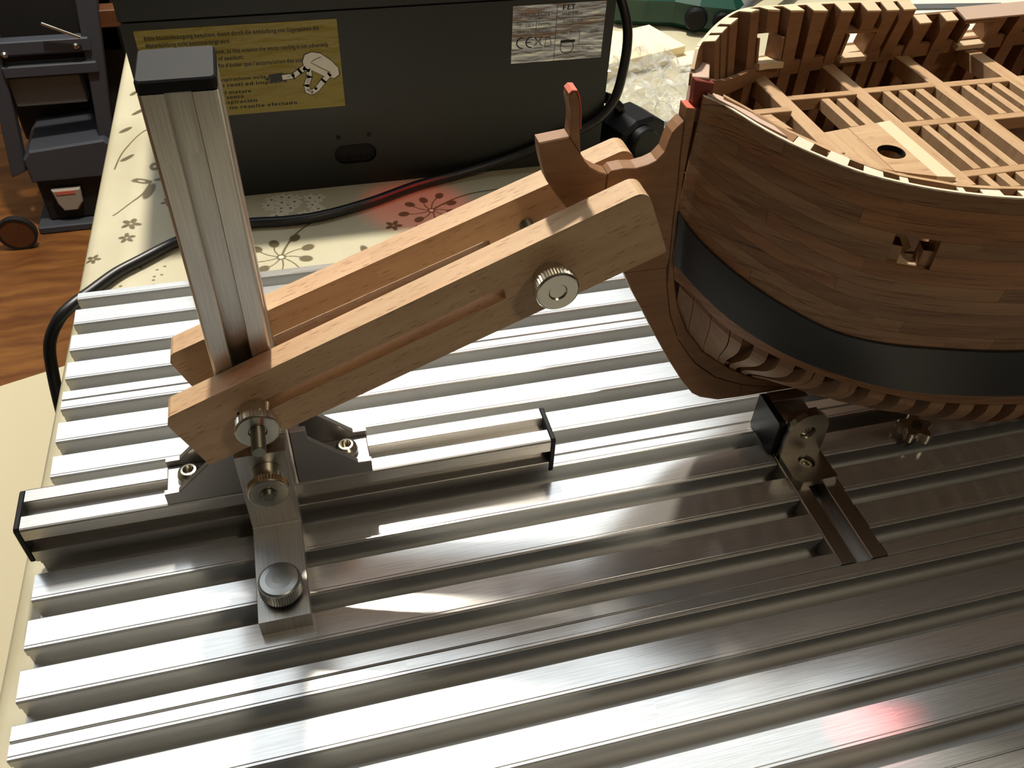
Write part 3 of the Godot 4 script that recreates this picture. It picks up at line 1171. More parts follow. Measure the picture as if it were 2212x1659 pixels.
func ship() -> void:
	var s := thing("ship_model", "large unfinished wooden ship model's bow with black wale, open deck beams and gun ports", "ship model", Vector3(420, 25, ZC))
	var z0 := ZC - 3.65
	var z1 := ZC + 3.65
	# --- stem, beakhead and keel on the centre line
	poly_part("beakhead_horn", [249, 206.5, 249.4, 208.4, 250.4, 209.4, 251.6, 209.2, 253.2, 206, 254, 200, 254.6, 193, 255.5, 186.5, 256, 183.5, 250.6, 191.5, 250.8, 196.5, 250.4, 201], z0, z1, M.timber, s)
	poly_part("beakhead_horn_red_light", [249.3, 208.5, 250.4, 209.5, 251.7, 209.3, 253.1, 206.5, 254.1, 200.5, 254.7, 194, 255.3, 194, 254.8, 201, 253.6, 207, 252.2, 210.1, 250.2, 210.3, 248.9, 209], z0 + 0.2, z1 - 0.2, M.red, s)  # red light along the horn's edge, put into the colour
	poly_part("beakhead_timber", [238.5, 190, 250.5, 191.4, 255.9, 183.6, 258, 180, 260.5, 177, 264.5, 174.5, 268.3, 173, 268.3, 150, 258, 152, 251.5, 159.5, 246.5, 166.5, 242.5, 173, 240.3, 180, 239, 185.5], z0, z1, M.timber, s, 0.5)
	poly_part("knee_of_the_head", [268.6, 150, 268.6, 173, 270, 174.5, 275, 175, 280.5, 174.5, 285.5, 175.5, 289, 177, 292, 180.5, 293, 185.5, 294, 189, 296, 191.5, 298, 193.5, 299, 179.5, 300.5, 164.5, 301.5, 148, 303.5, 126, 303, 121, 282.6, 121, 273, 140], z0, z1, M.timber, s)
	poly_part("cutwater", [282.6, 120.7, 303.1, 120.7, 305, 110, 309.5, 92.5, 317, 75, 329.5, 57, 343.5, 44, 362, 34.5, 362, 25.6, 349, 26.2, 338, 30.5, 332.5, 34.5, 325, 44.5, 314.5, 61.5, 304, 80, 296, 95, 288, 109.5], z0, z1, M.timber, s)
	poly_part("stem_post", [298.3, 198.4, 302.6, 197.6, 302.6, 168.5, 303.6, 151.5, 306.1, 123, 308.1, 113.5, 312.6, 97.5, 320.6, 80.5, 333.1, 63.5, 350.6, 49, 367, 38.5, 386, 33.2, 386, 28, 362.3, 34.6, 343.8, 44.3, 329.8, 57.3, 317.3, 75.2, 309.8, 92.6, 305.3, 110, 303.8, 126, 301.8, 148, 300.8, 164.5, 299.3, 179.5], z0, z1, M.timber, s, 0.4)
	poly_part("stem_head", [298.3, 198.5, 302.5, 197.7, 302.4, 198.3, 298.3, 199.1], z0 + 0.3, z1 - 0.3, M.red, s, 0)  # pink from the red light is put into the colour
	poly_part("keel", [362.2, 25.6, 600, 25.6, 600, 31.2, 420, 31.4, 386.2, 33.2, 386.2, 27.8, 362.2, 34.4], z0, z1, M.timber, s)
	poly_part("bowsprit_step", [303.2, 197.5, 310, 196.5, 309.5, 207, 301, 209, 301.5, 199.5], ZC - 2.6, ZC + 1.2, M.red_lit_dark, s)  # red light in the stem slot, put into the colour
	# --- outside planking of the near side: eleven strakes above the wale, with butts, and a gun port
	var port0 := 367.4
	var port1 := 383.6
	var tones := [M.hull, M.hull_b, M.hull_c]
	for k in 11:
		var t0 := k / 11.0
		var t1 := (k + 1) / 11.0
		var cuts := [0.0]
		var c := 0.16 + 0.11 * ((k * 3) % 5)
		while c < 0.93:
			cuts.append(c)
			c += 0.36
		cuts.append(1.0)
		if k == 3 or k == 4:
			# planks end at the gun port
			var xs := 303.9
			var ua := pow((port0 - xs) / (600 - xs), 1 / 1.35)
			var ub := pow((port1 - xs) / (600 - xs), 1 / 1.35)
			plank(1, 0.0, ua, t0, t1, tones[k % 3], s)
			plank(1, ub, 0.62, t0, t1, tones[(k + 1) % 3], s)
			plank(1, 0.6205, 1.0, t0, t1, tones[k % 3], s)
			continue
		for i in cuts.size() - 1:
			plank(1, cuts[i] + (0.0004 if i else 0.0), cuts[i + 1], t0, t1, tones[(k * 2 + i) % 3], s)
	plank(1, 0.0, 1.0, 1.0, 2.0, M.wale, s, "wale", false, 1.3)
	for k in 2:
		plank(1, 0.0, 0.44 + 0.2 * k, 2.0 + k * 0.5, 2.5 + k * 0.5 - 0.001, M.hull_c, s)
		plank(1, 0.4405 + 0.2 * k, 1.0, 2.0 + k * 0.5, 2.5 + k * 0.5 - 0.001, M.hull, s)
	obj("plank_edge", slab(1, steps(0.0, 1.0, 60), [-0.005, 0.004], [0.1, 0.1], 1.55, false), M.head, s)
	obj("plank_edge", slab(-1, steps(302, 427.8, 40), [-0.012, 0.006], [0.1, 0.1], 1.55, true), M.pale, s)
	# linings of the port
	for q: Array in [[port0 - 3, port1 + 3, 0.455, 0.53], [port0 - 3, port1 + 3, 0.20, 0.272]]:
		obj("port_sill", slab(1, steps(q[0], q[1], 3), [q[2], q[3]], [1.7, 1.7], 10.5, true), M.pale, s)
	for q: Array in [[port0 - 4, port0], [port1, port1 + 4]]:
		obj("port_post", slab(1, steps(q[0], q[1], 1), [0.273, 0.454], [1.7, 1.7], 10.0, true), M.timber, s)
	# --- frames of the near side
	var near := [[331.3, 336.2], [341, 347], [352, 358.5], [364, 366.9], [384.2, 386.6], [393, 400.6]]
	var x := 408.0
	while x < 590:
		near.append([x, x + 7.6])
		x += 15.2
	for q: Array in near:
		frame_near(q[0], q[1], s)
	frame_near(367.4, 371.8, s, 0.46)
	frame_near(379.5, 384.0, s, 0.46)
	# solid timbers of the bow up to the first frame
	for q: Array in [[310.5, 316.6], [316.8, 323.4], [323.6, 330.9]]:
		frame_near(q[0], q[1], s, 0.0, "hawse_timber")
	# top of the hawse timbers, sawn flush with the sheer
	var b := MB.new()
	b.prism(pts([306.4, ZC + 2.6, 309, ZC - 1.5, 316.5, ZC - 1.0, 328.5, ZC + 10.5, 331.4, ZC + 26.0, 322.5, ZC + 16.0, 316.5, ZC + 7.6]), 1, 193.6, 197.2)
	for i in b.v.size():
		b.v[i].y += yd(b.v[i].x) - 196.2
	obj("hawse_piece", b, M.end, s)
	# --- inner strip (clamp) of the near side
	var inner := [[314.6, 201.6, 0.5], [323, 198.2, 6], [332.5, 194.3, 6.4 + 7], [344.6, 191.7, 25.2 + 1.5], [353, 190.5, 37.7], [365.9, 189.2, 49.2], [379.9, 188.1, 55.7], [386.9, 187.7, 59.2], [413.3, 186.8, 64.8], [470, 186.2, 71], [600, 186, 76]]
	strip("deck_clamp", inner, 1, 314.6, 600, 1.7, -7.0, 0.3, s, M.deck)
	# --- far side: bulwark planks, ports, frames and clamp
	var ports := [[342.5, 356.5], [395.8, 408.4], [464.8, 478.2]]
	plank(-1, 301.5, 428, 0.0, 0.3, M.hull, s, "bulwark_plank", true)
	plank(-1, 301.5, 600, 0.3, 0.39, M.hull_b, s, "bulwark_plank", true)
	var from := 302.5
	for q: Array in ports:
		plank(-1, from, q[0], 0.39, 0.76, M.hull_c, s, "bulwark_plank", true)
		from = q[1]
	plank(-1, from, 600, 0.39, 0.76, M.hull_c, s, "bulwark_plank", true)
	plank(-1, 303.5, 600, 0.76, 1.0, M.hull, s, "bulwark_plank", true)
	for k in 6:
		plank(-1, 305, 600, 1.0 + k / 6.0, 1.0 + (k + 1) / 6.0, tones[k % 3], s, "hull_plank", true)
	for k in 3:
		plank(-1, 309, 600, 2.0 + k / 3.0, 2.0 + (k + 1) / 3.0 - 0.001, tones[k % 3], s, "hull_plank", true)
	b = MB.new()
	for i in 30:
		for k in 8:
			var w := []
			for q: Array in [[i, k], [i + 1, k], [i + 1, k + 1], [i, k + 1]]:
				var x1: float = 309.0 + 291.0 * pow(q[0] / 30.0, 1.3)
				var tau: float = q[1] / 8.0
				var p := low_frame(x1, tau)
				var bf := curve(FAR_LOW, x1, 2) / curve(PLANK_LOW, x1, 2)
				w.append(Vector3(p.x, p.y, ZC - 3.4 - maxf(p.z - ZC - 3.4, 0.0) * bf))
			b.quad(w[3], w[2], w[1], w[0])
	obj("bottom_planking", b, M.hull_b, s)
	var far := [[309.5, 314], [315.6, 320], [322, 327.5], [335, 341.4], [347, 354], [359.5, 367], [372, 379.5], [386.5, 393.6], [400.5, 408], [411.2, 418], [420.4, 427.4], [434, 441], [449.5, 456.5], [479.6, 486.5], [494, 501.5], [509, 516.5], [524, 531], [540, 547], [556, 563], [572, 579]]
	for i in far.size():
		var q: Array = far[i]
		var t0 := 0.0 if q[1] < 428 else 0.29
		var t1 := 1.9
		if i == 4 or i == 8:
			t1 = 0.33
			obj("port_frame", slab(-1, steps(q[0], q[1], 1), [0.9, 1.3, 1.9], [1.7, 1.7, 1.7], 7.6, true), M.timber, s)
		obj("bulwark_frame", slab(-1, steps(q[0], q[1], 2), [t0, t0 + 0.25 * (t1 - t0), t0 + 0.5 * (t1 - t0), t1], [1.7, 1.7, 1.7, 1.7], 7.8 if i > 2 else 6.4, true), M.timber, s)
		# the sawn head shows pale end grain
		obj("frame_head", slab(-1, steps(q[0] + 0.05, q[1] - 0.05, 2), [t0 - 0.016, t0 + 0.012], [1.8, 1.8], 7.85 if i > 2 else 6.45, true), M.pale, s)
	for q: Array in ports:
		obj("port_sill", slab(-1, steps(q[0] - 1.5, q[1] + 1.5, 3), [0.765, 0.86], [1.0, 1.0], 10.5, true), M.pale, s)
		if q[0] > 350:
			obj("port_lintel", slab(-1, steps(q[0] - 3, q[1] + 3, 3), [0.33, 0.385], [1.7, 1.7], 7.9, true), M.timber, s)
		for w: Array in [[q[0] - 1.6, q[0]], [q[1], q[1] + 1.6]]:
			obj("port_post", slab(-1, steps(w[0], w[1], 1), [0.39, 0.762], [1.0, 1.0], 8.6, true), M.timber, s)
	obj("cap_rail", slab(-1, steps(460, 600, 20), [0.262, 0.295], [-0.6, -0.6], 8.6, true), M.end, s)
	b = MB.new()
	b.prism(pts([312.5, ZC - 25.5, 315.5, ZC - 17.5, 307.5, ZC - 0.5, 301.5, ZC - 2.5, 303.5, ZC - 9]), 1, 190, 208.8, 0.3)
	obj("hawse_piece", b, M.end, s)
	strip("waterway", CLAMP, -1, 306, 600, 2.2, -1.5, 4.8, s, M.timber)
	# --- deck: beams, carlings, ledges
	for q: Array in [[346.5, 353.2, -36, 34.5], [388.2, 395.2, -47, 60.5], [431, 437.9, -53, 67.5], [470.4, 477.8, -56, 71], [512, 519, -58, 73], [554, 561, -60, 74]]:
		var y := yd((q[0] + q[1]) / 2)
		boxpart("deck_beam", Vector3(q[0], y - 7.5, ZC + q[2]), Vector3(q[1], y, ZC + q[3]), M.deck, s, 0.25, true)
	var bays := [[353.2, 388.2], [395.2, 431], [437.9, 470.4], [477.8, 512], [519, 554]]
	for i in bays.size():
		var y := yd((bays[i][0] + bays[i][1]) / 2)
		for c: Array in [[-23.0, -18.3], [9.3, 13.6], [49.4, 53.8]]:
			if i == 0 and c[0] > 0:
				continue
			var dz := 4.5 if i == 0 else 0.0
			boxpart("carling", Vector3(bays[i][0] + 0.1, y - 5.5, ZC + c[0] + dz), Vector3(bays[i][1] - 0.1, y, ZC + c[1] + dz - (0.6 if i == 0 else 0.0)), M.deck_b, s, 0.25)
	boxpart("carling", Vector3(330.5, 188.5, ZC - 1.5), Vector3(346.4, 193.0, ZC + 2.6), M.deck_b, s, 0.25)
	b = MB.new()
	b.prism(pts([332.5, ZC + 2.8, 336.8, ZC + 2.8, 339.8, ZC + 16.5, 336.0, ZC + 14]), 1, 188.6, 192.6, 0.2)
	obj("deck_ledge", b, M.deck, s)
	var ledges := [[370.0, 373.8, -13.6, 11.6], [377.8, 382.2, -13.6, 10.9]]
	for q: Array in [[403.7, 407.0], [411.8, 415.8], [420.4, 424.4], [444.6, 448.3], [452.7, 456.5], [460.8, 464.6], [486, 490], [494, 498], [502, 506]]:
		ledges.append([q[0], q[1], -18.2, 9.2])
		ledges.append([q[0] - 1.2, q[1] - 1.2, 13.7, 49.3])
		ledges.append([q[0] - 2.5, q[1] - 2.5, 53.9, 63.5 if q[0] < 440 else 68.0])
	for q: Array in ledges:
		if q[2] > 10 and q[0] > 437 and q[0] < 470 and q[2] < 50:
			continue
		var y := yd((q[0] + q[1]) / 2) - 0.15
		boxpart("deck_ledge", Vector3(q[0], y - 5.0, ZC + q[2]), Vector3(q[1], y, ZC + q[3]), M.deck, s, 0.2, true)
	# deck plate of five boards with a round hole
	var yp := yd(372) + 0.35
	for q: Array in [[353.4, 359.4, 14.9, 14.2, 42.6, 36.3], [359.5, 367.2, 14.1, 13.2, 47.6, 42.7], [381.6, 388.4, 11.3, 10.4, 56.4, 54.4]]:
		b = MB.new()
		b.swap = true
		b.uo = Vector2(rng.randf(), rng.randf())
		b.prism(pts([q[0], ZC + q[2], q[1], ZC + q[3], q[1], ZC + q[4], q[0], ZC + q[5]]), 1, yp - 2.2, yp, 0.15)
		obj("deck_board", b, M.pale if q[0] > 365 else M.deck, s)
	b = ring_plate(pts([367.3, ZC + 13.1, 381.5, ZC + 11.4, 381.5, ZC + 54.3, 373.5, ZC + 50.8, 367.3, ZC + 47.7]), Vector2(374.3, ZC + 34.2), 5.5, 1, yp - 2.2, yp)
	obj("deck_board", b, M.deck, s)
	b = MB.new()
	b.lathe(pts([5.45, yp - 2.4, 5.45, yp - 0.25]), Vector3(374.3, 0, ZC + 34.2), 1, 32)
	obj("hole_rim", b, M.hole, s)
	# gun deck seen through the gaps
	b = MB.new()
	b.prism(pts([325, ZC - 8, 345, ZC - 26, 400, ZC - 43, 600, ZC - 52, 600, ZC + 62, 430, ZC + 58, 380, ZC + 45, 350, ZC + 25]), 1, 146, 148.5)
	obj("gun_deck", b, M.timber, s)
	for q: Array in [[352, 358], [398, 404], [441, 447]]:
		boxpart("deck_pillar", Vector3(q[0], 148.5, ZC - 3), Vector3(q[1], yd(q[0]) - 7.5, ZC + 3), M.timber, s)
	b = MB.new()
	b.xf = Transform3D(Basis(Vector3.BACK, -0.92), Vector3(374.5, 164.5, ZC + 51))
	b.box(Vector3(-14, -2.0, -2), Vector3(14, 2.6, 2), 0.2)
	obj("port_brace", b, M.pale, s)
	b = MB.new()
	b.xf = Transform3D(Basis(Vector3.BACK, 0.12), Vector3(380, 167.5, ZC + 49))
	b.box(Vector3(-7, -2.6, -2), Vector3(6, 2.2, 2), 0.2)
	obj("port_brace", b, M.deck, s)


# a thin strip standing along a plan curve [x, y or 0 (then the deck's height), half breadth]
func strip(called: String, rows: Array, side: float, x0: float, x1: float, w: float, lo: float, hi: float, parent: Node3D, m: Material) -> void:
	var b := MB.new()
	var n := 40
	var sec := []
	for i in n + 1:
		var x := x0 + (x1 - x0) * pow(float(i) / n, 1.4)
		var y := curve(rows, x, 1) if rows[0][1] != 0 else yd(x)
		var d := Vector2(1, side * (curve(rows, x + 0.5, 2) - curve(rows, x - 0.5, 2))).normalized()
		var c := Vector2(x, ZC + side * curve(rows, x, 2))
		var o := Vector2(-d.y, d.x) * side * w
		sec.append([Vector3(c.x, y + hi, c.y), Vector3(c.x + o.x, y + hi, c.y + o.y), Vector3(c.x + o.x, y + lo, c.y + o.y), Vector3(c.x, y + lo, c.y)])
	for i in n:
		for k in 4:
			var j := (k + 1) % 4
			if side > 0:
				b.quad(sec[i][k], sec[i][j], sec[i + 1][j], sec[i + 1][k])
			else:
				b.quad(sec[i][k], sec[i + 1][k], sec[i + 1][j], sec[i][j])
	if side > 0:
		b.quad(sec[0][3], sec[0][2], sec[0][1], sec[0][0])
	else:
		b.quad(sec[0][0], sec[0][1], sec[0][2], sec[0][3])
	obj(called, b, m, parent)


# ------------------------------------------------------------------ machine box with its stickers
func words(txt: String, x: float, y: float, z: float, height: float, m: Material, parent: Node3D, width := 0.0, bold := 400) -> void:
	var f := SystemFont.new()
	f.font_names = PackedStringArray(["Droid Sans"])
	f.font_weight = bold
	var t := TextMesh.new()
	t.text = txt
	t.font = f
	t.font_size = 32
	t.pixel_size = height * S / 24.0
	t.depth = 0.0001
	t.curve_step = 2.0
	t.horizontal_alignment = HORIZONTAL_ALIGNMENT_LEFT
	var o := MeshInstance3D.new()
	o.name = "lettering"
	t.material = m
	o.mesh = t
	parent.add_child(o, true)
	var bb := t.get_aabb()
	var sx := 1.0
	if width > 0 and bb.size.x > 0:
		sx = width * S / bb.size.x
	o.scale = Vector3(sx, 1, 1)
	o.position = (Vector3(x, y, z) - origin[parent]) * S - Vector3(bb.position.x * sx, bb.position.y, 0)


func ribbon(b: MB, path: Array, w: float, z: float) -> void:
	for i in path.size() - 1:
		var a: Vector2 = path[i]
		var c: Vector2 = path[i + 1]
		var o := (c - a).orthogonal().normalized() * w / 2
		var e := (c - a).normalized() * w * 0.25
		b.prism(PackedVector2Array([a - o - e, c - o + e, c + o + e, a + o - e]), 2, z, z + 0.05)


func machine() -> void:
	var t := thing("machine_housing", "dark green bench machine housing with a yellow warning sticker and a silver rating plate", "machine", Vector3(222, -20, -229))
	# lower box with a slot for a switch, upper lid with a fine joint
	var b := MB.new()
	var zf := -129.0
	var z0 := -330.0
	# front built round the oval opening
	b = ring_plate_slot(Vector2(47.5, -19.8), Vector2(397.0, 117.6), Vector2(194, 7.6), 16.4, 8.2, zf - 4, zf)
	obj("front_panel", b, M.machine, t)
	boxpart("housing", Vector3(47.5, -19.8, z0), Vector3(397, 117.6, zf - 4.1), M.machine, t, 3)
	boxpart("lid", Vector3(47.3, 118.1, z0 - 1), Vector3(397.2, 141, zf + 0.1), M.machine, t, 1)
	for q: Array in [[182, 22.6], [205.6, 22.8]]:
		b = MB.new()
		b.lathe(pts([2.0, zf - 0.02, 2.0, zf + 0.12, 0.01, zf + 0.12]), Vector3(q[0], q[1], 0), 2, 20)
		obj("screw_hole", b, M.hole, t)
	b = MB.new()
	b.box(Vector3(177, -0.8, zf - 3.9), Vector3(211, 16, zf - 3.6))
	obj("socket", b, M.hole, t)
	for k in 5:
		b = MB.new()
		b.box(Vector3(182 + k * 5.2, 1.5, zf - 3.6), Vector3(185 + k * 5.2, 4.5, zf - 2.6), 0.3)
		obj("socket_tooth", b, M.black, t)
	# --- yellow sticker
	var zs := zf + 0.25
	b = MB.new()
	b.box(Vector3(55.3, 47.9, zf + 0.02), Vector3(189.8, 112.6, zs))
	var y := obj("warning_sticker", b, M.yellow, t)
	var zt := zs + 0.03
	words("Bitte Staubabsaugung benutzen, damit durch die Anhäufung von Sägespänen die", 61, 104.6, zt, 2.9, M.ink, y, 116, 700)
	words("Motorkühlung nicht beeinträchtigt wird.", 61, 99.6, zt, 2.9, M.ink, y, 55, 700)
	words("Please utilise the extraction system, as this ensures the motor cooling is not adversely", 61, 92.5, zt, 2.9, M.ink, y, 121, 700)
	words("affected by the accumulation of sawdust.", 61, 87.7, zt, 2.9, M.ink, y, 62, 700)
	words("Prière d'utiliser l'aspiration afin d'éviter que l'accumulation des sciures ne gêne", 61, 82.6, zt, 2.9, M.ink, y, 120, 700)
	words("le refroidissement du moteur.", 61, 77.8, zt, 2.9, M.ink, y, 44, 700)
	words("Utilizzare il sistema di aspirazione nella custodia", 61, 72.8, zt, 2.5, M.ink, y, 92, 700)
	words("per assicurare non resti ad impedire", 61, 68.6, zt, 2.5, M.ink, y, 89, 700)
	words("il raffreddamento del motore", 61, 64.0, zt, 2.5, M.ink, y, 63, 700)
	words("accumulo di polvere senza", 61, 59.6, zt, 2.5, M.ink, y, 57, 700)
	words("Utilice siempre la aspiración", 61, 55.8, zt, 2.5, M.ink, y, 66, 700)
	words("para que el motor no resulte afectado", 61, 51.6, zt, 2.5, M.ink, y, 94, 700)
	var body := [Vector2(163, 84), Vector2(165, 88.6), Vector2(170, 90.2), Vector2(176, 88.8), Vector2(183, 83), Vector2(187.4, 77.4), Vector2(187.6, 72.4), Vector2(184, 70), Vector2(177, 72), Vector2(168, 77.4), Vector2(163.3, 80)]
	var hose := [Vector2(148, 73.4), Vector2(155, 73.8), Vector2(160, 77), Vector2(163.6, 79.2), Vector2(166.4, 77.4), Vector2(166.2, 72.4), Vector2(163.4, 66), Vector2(163.8, 61.8), Vector2(166.6, 60.6), Vector2(170.4, 62.4), Vector2(176, 68.6), Vector2(180.6, 73), Vector2(184.6, 75.6)]
	var big := PackedVector2Array()
	var cen := Vector2(175, 79.5)
	for p: Vector2 in body:
		big.append(cen + (p - cen) * 1.06)
	b = MB.new()
	b.prism(big, 2, zs, zs + 0.05)
	ribbon(b, hose, 4.6, zs)
	ribbon(b, [Vector2(140, 73.2), Vector2(146.6, 73.6)], 6.2, zs + 0.06)
	b.prism(PackedVector2Array([Vector2(134.6, 72.8), Vector2(138, 71.4), Vector2(138, 74.6)]), 2, zs, zs + 0.1)
	obj("drawing_outline", b, M.ink2, y)
	b = MB.new()
	b.prism(PackedVector2Array(body), 2, zs + 0.06, zs + 0.11)
	ribbon(b, hose, 3.5, zs + 0.12)
	obj("drawing", b, M.white, y)
	b = MB.new()
	ribbon(b, [Vector2(169, 83.2), Vector2(172, 85), Vector2(176, 86.4)], 0.4, zs + 0.19)
	ribbon(b, [Vector2(168.6, 82.6), Vector2(175, 78.4), Vector2(181.6, 74.4)], 0.4, zs + 0.19)
	for k in 5:
		ribbon(b, [Vector2(164.0, 73.8 - k * 1.4), Vector2(166, 74.4 - k * 1.4)], 0.3, zs + 0.19)
	ribbon(b, [Vector2(150.6, 73), Vector2(152.6, 74.2)], 0.3, zs + 0.19)
	obj("drawing_lines", b, M.ink2, y)
	# --- silver rating plate
	b = MB.new()
	b.box(Vector3(317.2, 70.6, zf + 0.02), Vector3(389.4, 113.6, zs))
	var l := obj("rating_plate", b, M.silver, t)
	b = MB.new()
	var X := func(f: float) -> float: return 317.2 + 72.2 * f
	var Y := func(f: float) -> float: return 113.6 - 43.0 * f
	for q: Array in [[0.47, 0, 0.47, 1], [0, 0.28, 0.47, 0.28], [0, 0.40, 0.47, 0.40], [0, 0.51, 0.47, 0.51], [0.255, 0.28, 0.255, 0.51], [0.47, 0.25, 1, 0.25], [0.47, 0.37, 1, 0.37], [0.735, 0.49, 0.735, 0.72]]:
		ribbon(b, [Vector2(X.call(q[0]), Y.call(q[1])), Vector2(X.call(q[2]), Y.call(q[3]))], 0.35, zs)
	for k in 24:
		var c := Vector2(X.call(0.605), Y.call(0.76))
		ribbon(b, [c + Vector2.from_angle(TAU * k / 24) * 5.3, c + Vector2.from_angle(TAU * (k + 1) / 24) * 5.3], 0.55, zs)
	b.prism(PackedVector2Array([Vector2(X.call(0.53), Y.call(0.64)), Vector2(X.call(0.53), Y.call(0.69)), Vector2(X.call(0.69), Y.call(0.69)), Vector2(X.call(0.69), Y.call(0.64))]), 2, zs, zs + 0.05)
	# crossed-out bin
	for q: Array in [[0.24, 0.55, 0.33, 0.71], [0.33, 0.55, 0.24, 0.71], [0.25, 0.56, 0.32, 0.56], [0.26, 0.57, 0.265, 0.69], [0.31, 0.57, 0.305, 0.69], [0.24, 0.745, 0.33, 0.745], [0.37, 0.57, 0.36, 0.73], [0.37, 0.57, 0.41, 0.56], [0.41, 0.56, 0.43, 0.7], [0.36, 0.73, 0.45, 0.71]]:
		ribbon(b, [Vector2(X.call(q[0]), Y.call(q[1])), Vector2(X.call(q[2]), Y.call(q[3]))], 0.45, zs)
	# CE mark as two open arcs
	for cx: float in [0.115, 0.215]:
		for k in 12:
			var c := Vector2(X.call(cx), Y.call(0.64))
			var a0 := PI * 0.5 + PI * k / 12.0
			var a1 := PI * 0.5 + PI * (k + 1) / 12.0
			ribbon(b, [c + Vector2(cos(a0) * 4.4, sin(a0) * 4.0), c + Vector2(cos(a1) * 4.4, sin(a1) * 4.0)], 0.9, zs)
	ribbon(b, [Vector2(X.call(0.215) - 4, Y.call(0.64)), Vector2(X.call(0.215) - 0.8, Y.call(0.64))], 0.8, zs)
	obj("print_lines", b, M.ink2, l)
	words("PROXXON", X.call(0.085), Y.call(0.195), zt, 3.2, M.grey, l, 22, 700)
	words("D-54343 Niersbach", X.call(0.14), Y.call(0.255), zt, 1.6, M.ink2, l, 13)
	words("Typ", X.call(0.05), Y.call(0.36), zt, 1.7, M.ink2, l, 3.5)
	words("230 V", X.call(0.14), Y.call(0.37), zt, 1.9, M.ink2, l, 6.5)
	words("50/60 Hz", X.call(0.275), Y.call(0.365), zt, 1.9, M.ink2, l, 10)
	words("200 W", X.call(0.05), Y.call(0.475), zt, 1.7, M.ink2, l, 6)
	words("NO 27070", X.call(0.265), Y.call(0.475), zt, 1.9, M.ink2, l, 11)
	words("FET", X.call(0.53), Y.call(0.115), zt, 4.0, M.ink2, l, 9.5, 700)
	words("NO 27 070", X.call(0.53), Y.call(0.21), zt, 1.9, M.ink2, l, 12)
	words("n 7000 / min", X.call(0.55), Y.call(0.335), zt, 1.8, M.ink2, l, 15)
	words("max. 80 mm", X.call(0.54), Y.call(0.545), zt, 1.5, M.ink2, l, 14)
	words("22 mm", X.call(0.85), Y.call(0.545), zt, 1.5, M.ink2, l, 7)
	words("10 mm", X.call(0.77), Y.call(0.83), zt, 1.5, M.ink2, l, 7)


# a panel with an oval (stadium) opening of half length a and half height h at c
func ring_plate_slot(lo: Vector2, hi: Vector2, c: Vector2, a: float, h: float, z0: float, z1: float) -> MB:
	var b := MB.new()
	var left := PackedVector2Array([Vector2(c.x, hi.y), Vector2(lo.x + 2.5, hi.y), Vector2(lo.x, hi.y - 1), Vector2(lo.x, lo.y), Vector2(c.x, lo.y), Vector2(c.x, c.y - h)])
	var right := PackedVector2Array([Vector2(c.x, lo.y), Vector2(hi.x, lo.y), Vector2(hi.x, hi.y - 1), Vector2(hi.x - 2.5, hi.y), Vector2(c.x, hi.y), Vector2(c.x, c.y + h)])
	for i in 13:
		var an := -PI / 2 - PI * i / 12
		left.append(c + Vector2(-(a - h), 0) + Vector2.from_angle(an) * h)
		an = PI / 2 - PI * i / 12
		right.append(c + Vector2(a - h, 0) + Vector2.from_angle(an) * h)
	left.append(Vector2(c.x, c.y + h))
	right.append(Vector2(c.x, c.y - h))
	b.prism(left, 2, z0, z1)
	b.prism(right, 2, z0, z1)
	return b


# ------------------------------------------------------------------ things lying about
func smooth_path(p: Array, per: int) -> Array:
	var c := Curve3D.new()
	for i in p.size():
		var d: Vector3 = (p[mini(i + 1, p.size() - 1)] - p[maxi(i - 1, 0)]) / 6.0
		c.add_point(p[i], -d, d)
	var r := []
	for i in p.size() - 1:
		for k in per:
			r.append(c.sample(i, float(k) / per))
	r.append(p[-1])
	return r


